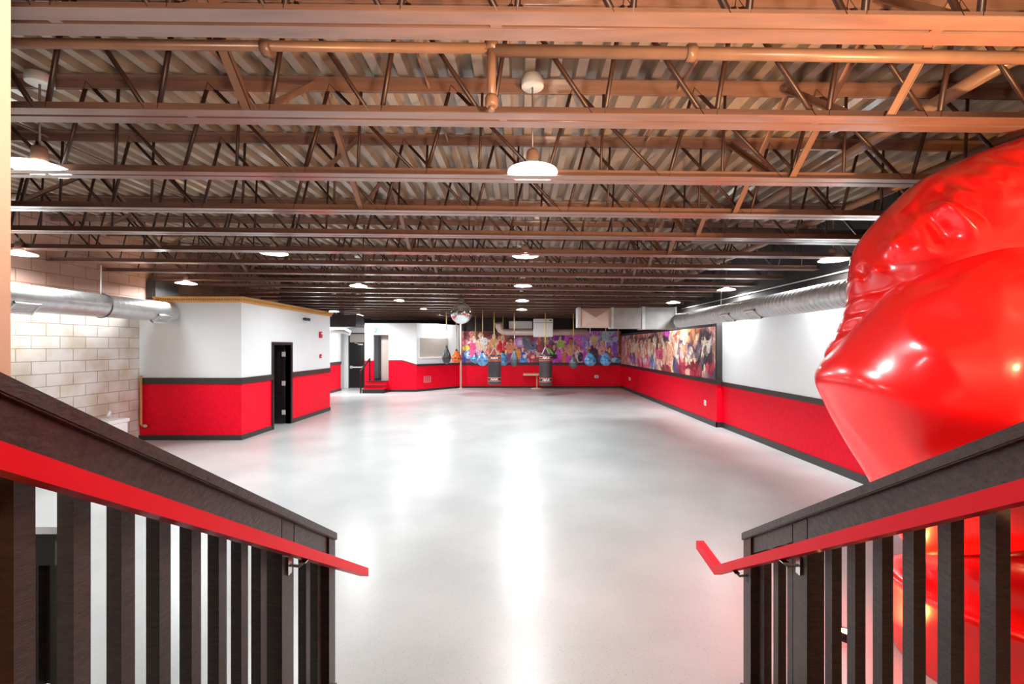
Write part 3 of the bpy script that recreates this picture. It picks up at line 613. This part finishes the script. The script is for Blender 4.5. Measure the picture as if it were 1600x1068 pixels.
teardrop(896, 553.5, 575.5, 14, 18.0, M_bgry, 'dark grey teardrop bag just right of the second heavy bag')
teardrop(922.2, 548, 571.6, 19.3, 18.0, M_bblu, 'blue teardrop punching bag, left of the right-hand pair')
teardrop(946.5, 548, 571.3, 18, 18.0, M_bblu, 'blue teardrop punching bag, right of the right-hand pair')
teardrop(966, 558, 567, 9.5, 20.0, M_bblu, 'tiny blue bag low by the back corner, the rightmost bag')
M_orb = mat('orange_bag_piping', (.9, .22, .12), .4)
def heavy(px, yt, yb, wpx, label):
    Y = jnear(18.0); X = X_(px, Y); R = wpx/2*Y/F; zb, zt = Z_(yb, Y), Z_(yt, Y); H = zt-zb
    t = thing('heavy_bag', (X, Y, zb), label, 'punching bag', 'black cylindrical heavy bags')
    MB().lathe([(0, 0), (R*.8, .0), (R*.96, .02), (R, .06), (R, H*.95), (R*.95, H), (0, H)], (X, Y, zb), 28).build('bag_body', M_bblk, t)
    for z in (.12, .17, .235, .80, .86, .93):
        if z in (.17,): continue
        MB().lathe([(R*1.005, -.012), (R*1.02, -.008), (R*1.02, .008), (R*1.005, .012)], (X, Y, zb+z*H), 28).build('piping', M_orb, t)
    for zc in (.18, .885):   # white slanted lettering marks round the bag
        mb = MB()
        for s_ in range(3):
            for i, (w_, gap) in enumerate(((.05, 1), (.05, -1), (.05, 1), (.05, -1), (.05, 1), (.025, 0))):
                a = -PI/2+(i-2.3)*.19+s_*2*PI/3+.0; h = .042
                for (d0, d1) in (((-.05, .05) if gap == 1 else (.05, -.05)),):
                    p = [(a+d0*.8-.05, -h), (a+d0*.8+.05, -h), (a+d1*.8+.05, h), (a+d1*.8-.05, h)]
                    mb.poly([(X+R*1.012*math.cos(q), Y+R*1.012*math.sin(q), zb+zc*H+v) for q, v in p])
        mb.build('lettering', M_plas, t)
    zr = zt+.32
    for k in range(4):
        a = PI/4+k*PI/2
        MB().bar((X+R*.8*math.cos(a), Y+R*.8*math.sin(a), zt), (X, Y, zr), .05, .012).build('strap', mat('grey_webbing', (.35, .35, .37), .6), t)
    MB().tube([(X-.012, Y, zr-.01), (X-.012, Y, ZB+roofz(X))], .03, 6).build('hanging_strap', M_yrope, t)
    return t
heavy(772.5, 554, 600, 21, 'black heavy bag with white lettering bands, the left of the two')
heavy(852.5, 553.5, 601.3, 20.5, 'black heavy bag with white lettering bands, the right one by the small table')

# mirror ball
jb = JY[12]; Yb = jb; Xb = X_(721, Yb); zb = Z_(489.3, Yb); R = 16.6*Yb/F
t = thing('mirror_ball', (Xb, Yb, zb-R), 'round mirrored disco ball hanging above the teardrop bags', 'mirror ball')
mb = MB(); nseg, nr = 56, 28; prof = [(R*math.sin(PI*i/nr), -R*math.cos(PI*i/nr)) for i in range(nr+1)]; mb.lathe(prof, (Xb, Yb, zb), nseg, smooth=False)
mb.build('ball', mat('mirror_tiles', (.82, .84, .85), .09, 1), t)
MB().lathe([(0, R-.02), (.05, R-.02), (.05, R+.04), (.02, R+.05), (0, R+.05)], (Xb, Yb, zb), 14).build('cap', M_chrome, t)
MB().tube([(Xb, Yb, zb+R+.04), (Xb, Yb, ZB+roofz(Xb)-.08)], .012, 6).build('rod', M_chrome, t)
box(Xb-.08, Xb+.08, Yb-.08, Yb+.08, ZB+roofz(Xb)-.12, ZB+roofz(Xb)).build('motor', M_rod, t)

# support pole, table, outlets, vent, hatch, sign
pp = MB(); pxp = X_(720, 21.1); pp.tube([(pxp, 21.1, 0), (pxp, 21.1, 4.15+roofz(pxp))], .045, 14); pp.box(pxp-.09, pxp+.09, 21.01, 21.19, 0, .02)
o = pp.build('support_pole', mat('cream_pole_paint', (.82, .70, .6), .4)); rehome(o, (pxp, 21.1, 0)); tag(o, 'slim cream steel pole at the left end of the back mural', 'pole')
Yt = 20.9; t = thing('pedestal_table', (X_(839, Yt), Yt, 0), 'small tan pedestal table against the red back wall', 'table')
mt = mat('tan_laminate', (.85, .48, .32), .5)
box(X_(817.5, Yt), X_(861, Yt), Yt-.3, Yt+.3, Z_(586, Yt), Z_(583, Yt), bev=.008).build('table_top', mt, t)
MB().tube([(X_(839, Yt), Yt, .03), (X_(839, Yt), Yt, Z_(586, Yt))], .035, 14).build('pedestal', mt, t)
MB().lathe([(0, .035), (.05, .05), (.3, .02), (.3, 0), (0, 0)], (X_(839, Yt), Yt, 0), 24).build('base', mt, t)
def plate(name, cx, cy, cz, nrm, w_, h_, label, cat, m=M_plas, group=None):
    t = thing(name, (cx, cy, cz-h_/2), label, cat, group)
    if nrm == 'y':
        box(cx-w_/2, cx+w_/2, cy-.012, cy, cz-h_/2, cz+h_/2, bev=.003).build('cover_plate', m, t)
        for s_ in (-1, 1): box(cx-w_*.22, cx+w_*.22, cy-.016, cy-.01, cz+s_*h_*.2-h_*.1, cz+s_*h_*.2+h_*.1).build('socket', M_taupe, t)
    else:
        box(cx-.012, cx, cy-w_/2, cy+w_/2, cz-h_/2, cz+h_/2, bev=.003).build('cover_plate', m, t)
        for s_ in (-1, 1): box(cx-.016, cx-.01, cy-w_*.22, cy+w_*.22, cz+s_*h_*.2-h_*.1, cz+s_*h_*.2+h_*.1).build('socket', M_taupe, t)
plate('wall_outlet', X_(932, YF), YF, Z_(588, YF), 'y', .19, .14, 'white double outlet plate on the red back wall', 'outlet')
plate('wall_outlet', XR2, F*XR2/(984-VX)+.0, Z_(591.5, F*XR2/(984-VX)), 'x', .3, .14, 'white outlet plate on the red right wall near the back corner', 'outlet')
plate('wall_outlet', XR2, F*XR2/(1102-VX), Z_(629, F*XR2/(1102-VX)), 'x', .12, .14, 'white outlet plate on the red right wall just before the wall steps', 'outlet')
# red vent on angled wall
def on_px(px):   # parameter t on angled wall for an image column
    lo, hi = 0, 1
    for _ in range(40):
        m_ = (lo+hi)/2; p = on_c(m_)
        if VX+F*p[0]/p[1] < px: lo = m_
        else: hi = m_
    return lo
t0, t1 = on_px(662), on_px(673); zz0, zz1 = Z_(597, 20), Z_(587, 20)
p = on_c((t0+t1)/2, .01); t = thing('wall_vent', (*p, zz0), 'pink-red square vent grille low on the angled red wall', 'vent')
mv = mat('pink_grille', (.75, .2, .22), .5)
mb = MB(); c_slab(mb, t0, t1, zz0, zz0+.03, .02, 0); c_slab(mb, t0, t1, zz1-.03, zz1, .02, 0); c_slab(mb, t0, t0+.012, zz0, zz1, .02, 0); c_slab(mb, t1-.012, t1, zz0, zz1, .02, 0); mb.build('frame', mv, t)
mb = MB()
for i in range(6): z = zz0+.04+i*(zz1-zz0-.08)/6; c_slab(mb, t0+.012, t1-.012, z, z+.02, .014, .001)
mb.build('louvres', mv, t)
t0, t1 = on_px(655), on_px(699.5); zz0, zz1 = Z_(557.5, 20.2), Z_(528, 20.2)
p = on_c((t0+t1)/2, .01); t = thing('serving_hatch', (*p, zz0), 'closed taupe hatch board above the angled red wall', 'hatch')
mb = MB(); c_slab(mb, t0, t1, zz0, zz1, .02, 0); mb.build('board', M_taupe, t)
mb = MB(); c_slab(mb, t0-.01, t1+.01, zz0-.05, zz0, .08, 0); mb.build('sill', M_plas, t)
mb = MB(); c_slab(mb, t0-.012, t0, zz0, zz1, .03, 0); mb.build('edge_trim', M_plas, t)
# exit sign
Ye = YB-.03; t = thing('exit_sign', (X_(590, Ye), Ye, Z_(520.5, Ye)), 'green and white pictogram exit sign above the raised doorway', 'exit sign')
ex0, ex1, ez0, ez1 = X_(583.5, Ye), X_(595.5, Ye), Z_(520.3, Ye), Z_(511, Ye)
box(ex0, ex1, Ye-.04, Ye+.03, ez0, ez1, bev=.005).build('sign_box', mat('lit_white_sign', (.9, .95, .9), .4, emit=(.8, 1, .85), estr=.5), t)
mg = mat('lit_green_sign', (.0, .55, .15), .4, emit=(0, .8, .2), estr=.5)
mb = MB(); w_ = ex1-ex0; q = Ye-.046
mb.box(ex0+.03, ex0+w_*.5, q, Ye-.038, ez0+.03, ez1-.03); mb.build('green_panel', mg, t)
mb = MB(); cx_ = ex0+w_*.27; cz_ = (ez0+ez1)/2; y_ = q-.004
for a, b in (((cx_-.01, cz_+.045), (cx_-.02, cz_-.01)), ((cx_-.02, cz_-.01), (cx_+.03, cz_-.04)), ((cx_-.02, cz_-.01), (cx_-.05, cz_-.07)), ((cx_-.01, cz_+.035), (cx_+.035, cz_+.01)), ((cx_-.01, cz_+.035), (cx_-.05, cz_+.01))): mb.bar((a[0], y_, a[1]), (b[0], y_, b[1]), .006, .016)
mb.box(cx_-.012, cx_+.018, y_-.003, y_+.003, cz_+.05, cz_+.078); mb.build('running_figure', M_plas, t)
mb = MB(); ax = ex0+w_*.74; mb.bar((ax+.05, y_, cz_), (ax-.02, y_, cz_), .006, .022); mb.poly([(ax-.06, y_, cz_), (ax-.015, y_, cz_+.04), (ax-.015, y_, cz_-.04)]); mb.build('arrow', mg, t)
# alarm devices on the office side wall
def onside(px): return F*XB/(px-VX)
Ya = onside(500); t = thing('alarm_horn', (XB, Ya, Z_(527, Ya)), 'red fire alarm horn strobe high on the white office wall', 'fire alarm')
box(XB, XB+.05, Ya-.07, Ya+.07, Z_(527.5, Ya), Z_(518, Ya), bev=.01).build('housing', M_plasr, t); box(XB+.05, XB+.075, Ya-.05, Ya+.05, Z_(522, Ya), Z_(519.5, Ya), bev=.005).build('strobe', M_plas, t)
t = thing('pull_station', (XB, Ya, Z_(559, Ya)), 'small red fire alarm pull station below the horn', 'fire alarm')
box(XB, XB+.04, Ya-.045, Ya+.045, Z_(559, Ya), Z_(553, Ya), bev=.006).build('housing', M_plasr, t); box(XB+.04, XB+.052, Ya-.035, Ya+.035, Z_(557, Ya), Z_(556, Ya)).build('pull_bar', M_plas, t)
Ya = onside(474.5); t = thing('emergency_light', (XB, Ya, Z_(499, Ya)), 'white twin-head emergency light near the cornice above the office door side', 'emergency light')
box(XB, XB+.06, Ya-.12, Ya+.16, Z_(497, Ya), Z_(494, Ya), bev=.008).build('battery_box', M_plas, t)
for s_ in (-.1, .08): mb = MB(); mb.tube([(XB+.04, Ya+s_, Z_(498, Ya)), (XB+.13, Ya+s_, Z_(499, Ya))], [.03, .045], 12); mb.build('lamp_head', M_blacktrim, t)
# pipe with valve at the office corner, bits by the block wall
t = thing('water_pipe', (XL+.12, YB0-.06, Z_(664, YB0)), 'tan copper pipe with a valve running down the office wall corner', 'pipe')
MB().tube([(XL+.08, YB0-.05, Z_(586, YB0)), (XL+.08, YB0-.05, Z_(662, YB0)), (XL+.12, YB0-.05, Z_(664, YB0)), (XL+.2, YB0-.06, Z_(664, YB0))], .022, 12).build('pipe', M_brass, t)
MB().tube([(XL+.2, YB0-.1, Z_(664, YB0)), (XL+.2, YB0-.04, Z_(664, YB0))], .035, 12).build('valve', M_chrome, t)
Yq = 8.3; t = thing('utility_sink', (X_(165, Yq), Yq, 0), 'white utility sink against the block wall beyond the left railing', 'sink')
sx = X_(165, Yq)
mb = MB(); mb.box(sx-.28, sx+.24, Yq-.2, Yq+.25, .55, .62, bev=.01); mb.box(sx-.26, sx+.22, Yq-.18, Yq+.23, .28, .55, bev=.02); mb.build('basin', M_plas, t)
for i in (-.22, .18):
    for j in (-.15, .2): box(sx+i-.02, sx+i+.02, Yq+j-.02, Yq+j+.02, 0, .3).build('leg', M_plas, t)
mb = MB(); mb.tube([(sx-.1, Yq+.2, .6), (sx-.1, Yq+.2, .72), (sx-.02, Yq+.1, .76), (sx+.05, Yq, .70)], .02, 10); mb.build('faucet', M_plas, t)
t = box(X_(141.5, 8.2), X_(146.5, 8.2), 7.9, 7.96, 0, Z_(642.5, 7.9)).build('wooden_stake', mat('brown_lumber', (.30, .12, .08), .6)); rehome(t, (X_(144, 8.2), 8.2, 0)); tag(t, 'short brown board end standing by the block wall beyond the left railing', 'board')

# steps to the stage door
t = thing('stage_steps', (-6.3, 18.85, 0), 'three black wooden steps with red risers up to the raised doorway', 'steps')
for k in range(3):
    y0 = 18.83+.22*k; z = .165*(k+1)
    box(-6.75, -5.84, y0-.02, YB-.002, z-.03, z, bev=.004).build('tread', M_blacktrim, t)
    box(-6.74, -5.85, y0, YB-.002, z-.165, z-.03).build('riser', M_blacktrim if k == 0 else M_red, t)
t = thing('stage_handrail', (-6.76, 18.8, 0), 'black slanted handrail on a post left of the small steps', 'handrail')
MB().bar((-6.8, 18.80, .93), (-6.62, YB-.06, 1.47), .05, .07).build('rail', M_black, t)
box(-6.82, -6.77, 18.78, 18.83, 0, .93).build('post', M_black, t); box(-6.65, -6.6, YB-.1, YB-.05, .5, 1.44).build('post', M_black, t)

# ------------------------------------------------------------------ near stair and its railings
t = thing('staircase', (.1, 1.2, 0), 'black wooden stair leading down between the two railings', 'stairs')
for k in range(1, 10):
    y1 = 2.35-.275*(k-1); z = .168*k
    box(-.99, 1.2, y1-.29, y1+.01, z-.03, z, bev=.004).build('tread', M_wood, t)
    box(-.99, 1.2, y1-.018, y1, z-.168, z-.03).build('riser', M_wood, t)
box(-.99, 1.2, -3.3, -.13, 1.48, 1.512).build('landing_board', M_wood, t)
for x in (-1.03, 1.21):
    mb = MB(); mb.hexa([(x-.005, 2.42, 0), (x+.025, 2.42, 0), (x+.025, 2.42, .16), (x-.005, 2.42, .16), (x-.005, -.15, 1.22), (x+.025, -.15, 1.22), (x+.025, -.15, 1.62), (x-.005, -.15, 1.62)]); mb.build('stringer', M_wood, t)
def capz(Y, a=2.489): return a-.62*Y
def railing(side, label):
    s = 1 if side == 'r' else -1
    xi = 1.232 if s > 0 else -1.02                   # inner face of the cap
    def X(d): return xi+s*d
    Y0, Y1 = (-.2, 2.464)
    t = thing('stair_railing', (xi, Y1, 0), label, 'railing', 'black stair railings with red handrails')
    def sl(mb, d0, d1, ya, yb, top, h):  # sloping board
        xa, xb = sorted((X(d0), X(d1)))
        mb.hexa([(xa, ya, capz(ya)-top-h), (xb, ya, capz(ya)-top-h), (xb, yb, capz(yb)-top-h), (xa, yb, capz(yb)-top-h),
                 (xa, ya, capz(ya)-top), (xb, ya, capz(ya)-top), (xb, yb, capz(yb)-top), (xa, yb, capz(yb)-top)]); return mb
    c = sl(MB(), 0, .10, Y0, Y1, 0, .042); bmesh.ops.bevel(c.bm, geom=list(c.bm.edges), offset=.004, segments=2, affect='EDGES'); c.build('cap_rail', M_woodh, t)
    sl(MB(), .022, .045, Y0, 1.926, .042, .095).build('fascia_board', M_woodh, t)
    sl(MB(), .022, .045, 2.037, Y1-.005, .042, .085).build('fascia_board', M_woodh, t)
    bx = X(.05)
    ys = ([.68, .805, .930, 1.055, 1.181, 1.306, 1.434, 1.563, 1.689, 1.816] if s < 0 else [.69, .815, .94, 1.063, 1.188, 1.312, 1.436, 1.561, 1.687, 1.812])
    ys += ([2.20, 2.325] if s < 0 else [2.075, 2.19, 2.318])
    for y in ys:
        zt = capz(y)-.045; zb_ = max(.003, .168*(2.35-y)/.275-.05)
        q = MB(); xa, xb = sorted((X(.047), X(.087))); q.box(xa, xb, y, y+.042, zb_, zt-.03)
        for v in q.bm.verts:
            if v.co.z > zt-.1: v.co.z -= (v.co.y-y)*.62
        q.build('baluster', M_wood, t)
    xa, xb = sorted((X(.022), X(.098)))
    def post(y0, y1): 
        zz = [capz(y0)-.043, capz(y1)-.043]
        return MB().hexa([(xa, y0, .003), (xb, y0, .003), (xb, y1, .003), (xa, y1, .003), (xa, y0, zz[0]), (xb, y0, zz[0]), (xb, y1, zz[1]), (xa, y1, zz[1])]).build('post', M_wood, t)
    post(1.932, 2.03)
    xa, xb = sorted((X(.012), X(.10)))
    post(2.385, 2.462)
    # handrail
    xh = (.985, 1.15) if False else None
    xin = -.94 if s < 0 else 1.15
    xo = xin+s*.05
    xa, xb = sorted((xin, xo)); a = 2.325; ye = 2.735 if s < 0 else 2.62; hh = .052
    mb = MB(); mb.hexa([(xa, Y0, a-.62*Y0-hh), (xb, Y0, a-.62*Y0-hh), (xb, ye, a-.62*ye-hh), (xa, ye, a-.62*ye-hh), (xa, Y0, a-.62*Y0), (xb, Y0, a-.62*Y0), (xb, ye, a-.62*ye), (xa, ye, a-.62*ye)])
    if s > 0:
        zc = a-.62*ye; yt = ye+.27
        mb.hexa([(xa, ye, zc-hh-.002), (xb, ye, zc-hh-.002), (xb, yt, zc-hh+.03), (xa, yt, zc-hh+.03), (xa, ye, zc), (xb, ye, zc), (xb, yt, zc+.03), (xa, yt, zc+.03)])
    hr = mb.build('handrail', M_hand, t)
    for yb_ in ((1.98, 2.42) if s > 0 else (1.98,)):
        zb_ = a-.62*yb_-hh; xp = X(.02)
        mb = MB()
        mb.bar((xp-s*.004, yb_, zb_-.065), (xp-s*.004, yb_, zb_+.02), .008, .03, up=(0, 1, 0)); 
        mb.tube([(xp-s*.005, yb_, zb_-.025), ((xp+xin)/2, yb_, zb_-.03), (xin+s*.025, yb_+.01, zb_-.004)], .007, 8)
        mb.box(min(xin, xo)+.01, max(xin, xo)-.01, yb_-.03, yb_+.04, zb_-.004, zb_+.001)
        for v in mb.bm.verts:
            pass
        mb.build('bracket', M_chrome, hr)
    return t
railing('l', 'black wooden stair railing with a red handrail on the left, nearest the office')
railing('r', 'black wooden stair railing with a red handrail on the right, before the giant glove')
# low black guard seen between the left balusters
t = thing('low_guard', (-3.1, 2.45, 0), 'low black wooden guard standing behind the left railing', 'railing')
box(-3.9, -2.52, 2.40, 2.50, .94, .98, bev=.004).build('cap_rail', M_woodh, t)
box(-3.9, -2.55, 2.42, 2.45, .80, .94).build('fascia_board', M_woodh, t)
box(-3.9, -2.56, 2.49, 2.505, .1, .94).build('back_board', M_wood, t)
for i in range(11): box(-3.86+i*.125, -3.80+i*.125, 2.452, 2.49, 0, .94).build('slat', M_wood, t)

# ------------------------------------------------------------------ giant boxing glove
nv = Vector((.735, .678, 0)).normalized(); DP = 4.12
def ray_plane(px, py, dp):
    d = Vector(((px-VX)/F, 1, -(py-VY)/F)); k = dp/d.dot(nv); return Vector((0, 0, CAMZ))+d*k
uv_ = Vector((nv.y, -nv.x, 0))
def catmull(pts, n):
    out = []; N = len(pts)
    for i in range(N):
        p0, p1, p2, p3 = (Vector(pts[(i+j-1) % N]) for j in range(4))
        for k in range(n):
            t_ = k/n; out.append(.5*((2*p1)+(-p0+p2)*t_+(2*p0-5*p1+4*p2-p3)*t_**2+(-p0+3*p1-3*p2+p3)*t_**3))
    return out
def blob(mb, outline, ctr, dp, T, wr=[], shrink=.96, nphi=40, pw=1.0, lump=.0):
    oc = catmull(outline, 9); c = ray_plane(*ctr, dp)
    P3 = [ray_plane(p.x, p.y, dp) for p in oc]; P3 = [c+(p-c)*shrink for p in P3]; N = len(P3)
    rings = []
    segs = [(ray_plane(a[0], a[1], dp), ray_plane(b[0], b[1], dp), w_, A) for a, b, w_, A in wr]
    def ab(p): q = p-c; return q.dot(uv_), q.z
    segs = [(ab(a), ab(b), w_, A) for a, b, w_, A in segs]
    for j in range(nphi+1):
        ph = PI*j/nphi; ring = []
        for p in P3:
            sn, cs = math.sin(ph)**pw, math.cos(ph)
            q = c+(p-c)*sn-nv*T*cs
            if cs > -.2 and segs:
                u, v = ab(c+(p-c)*sn); d = 0
                for (a0, b0), (a1, b1), w_, A in segs:
                    du, dv = a1-a0, b1-b0; L2 = du*du+dv*dv; tt = max(0, min(1, ((u-a0)*du+(v-b0)*dv)/L2))
                    ds = math.hypot(u-a0-du*tt, v-b0-dv*tt); fade = math.sin(PI*min(1, max(.08, tt*.9+.08)))
                    d += A*fade*(-math.exp(-(ds/w_)**2)+.75*math.exp(-((ds-w_*1.9)/w_)**2))
                q -= nv*d*max(.15, sn if cs < .3 else 1); q.z += d*.5
            ring.append(mb.bm.verts.new(q))
        rings.append(ring)
    for j in range(nphi):
        for i in range(N):
            f = mb.bm.faces.new((rings[j][i], rings[j][(i+1) % N], rings[j+1][(i+1) % N], rings[j+1][i])); f.smooth = True
M_glove = mat('glossy_red_glove_vinyl', (.88, .004, .007), .25, spec=.6, coat=.5, bump=.10, bscale=9)
t = thing('giant_boxing_glove', (3.0, 2.75, 0), 'giant glossy red boxing glove standing on the floor at right', 'boxing glove')
mb = MB()
outB = [(1272, 579), (1310, 534), (1350, 489), (1391, 446), (1465, 407), (1532, 382), (1600, 371), (1700, 385), (1810, 450), (1870, 560), (1850, 690), (1780, 800), (1660, 862), (1520, 872), (1430, 858), (1385, 800), (1352, 738), (1318, 684), (1286, 625)]
blob(mb, outB, (1560, 630), DP-.12, .80, [((1300, 590), (1400, 640), .10, .02), ((1440, 500), (1560, 520), .09, .02), ((1450, 700), (1560, 745), .12, -.03)], .975, pw=1)
mb.build('thumb_panel', M_glove, t)
mb = MB()
outA = [(1604, 212), (1500, 250), (1440, 282), (1400, 312), (1368, 343), (1342, 376), (1325, 408), (1320, 445), (1316, 485), (1302, 525), (1284, 565), (1330, 620), (1450, 660), (1650, 640), (1850, 540), (1930, 400), (1890, 270), (1790, 210), (1690, 195)]
wrA = [((1335, 470), (1420, 455), .05, .05), ((1340, 495), (1400, 480), .04, .045), ((1330, 520), (1375, 505), .03, .035), ((1420, 372), (1455, 410), .05, .05), ((1448, 355), (1500, 402), .06, .06), ((1478, 330), (1560, 372), .04, .035),
       ((1500, 310), (1560, 345), .035, .03), ((1360, 430), (1380, 460), .035, .04), ((1545, 265), (1600, 290), .03, .02), ((1440, 340), (1500, 320), .08, .03), ((1400, 345), (1372, 420), .10, .03)]
blob(mb, outA, (1560, 430), DP+.22, .66, wrA, .97, nphi=64)
mb.build('finger_pad', M_glove, t)
# wrist and cuff
cx, cy = (nv*(DP-.05)).x, 0
cc = ray_plane(1590, 541, DP-.1); ca = math.atan2(uv_.y, uv_.x)
def ringlathe(prof, m_, nm):
    mb = MB(); mb.lathe(prof, (0, 0, 0), 56, sx=1, sy=.85)
    for v in mb.bm.verts:
        x_, y_ = v.co.x, v.co.y; v.co.x = cc.x+x_*math.cos(ca)-y_*math.sin(ca); v.co.y = cc.y+x_*math.sin(ca)+y_*math.cos(ca)
    return mb.build(nm, m_, t)
ringlathe([(.50, .40), (.47, .50), (.50, .62), (.55, .75), (.4, .9), (0, .9)], M_glove, 'wrist')
ringlathe([(.585, 0), (.60, .03), (.605, .25), (.60, .40), (.625, .44), (.63, .475), (.60, .50), (.54, .49), (.47, .44), (0, .44)], M_glove, 'cuff')
# small warm uplight on the floor beside the glove
lx, ly_ = 2.22, 3.02
t = thing('floor_spotlight', (lx, ly_, 0), 'small glowing warm spotlight on the floor beside the giant glove', 'spotlight')
MB().lathe([(0, .0), (.045, 0), (.045, .012), (.02, .02), (.03, .03), (.042, .06), (.04, .06), (.03, .035), (0, .035)], (lx, ly_, 0), 18).build('housing', M_black, t)
MB().lathe([(0, .045), (.034, .045), (.034, .055), (0, .055)], (lx, ly_, 0), 18).build('bulb', mat('glowing_warm_bulb', (1, .6, .25), .4, emit=(1, .55, .2), estr=40), t)
l = light('spotlight_light', 'SPOT', (0, 0, .07), 260, (1, .50, .12), .03); l.data.spot_size = 1.5; l.data.spot_blend = .6; l.parent = t
l.rotation_euler = Vector((-.55, .12, -1)).to_track_quat('Z', 'Y').to_euler()
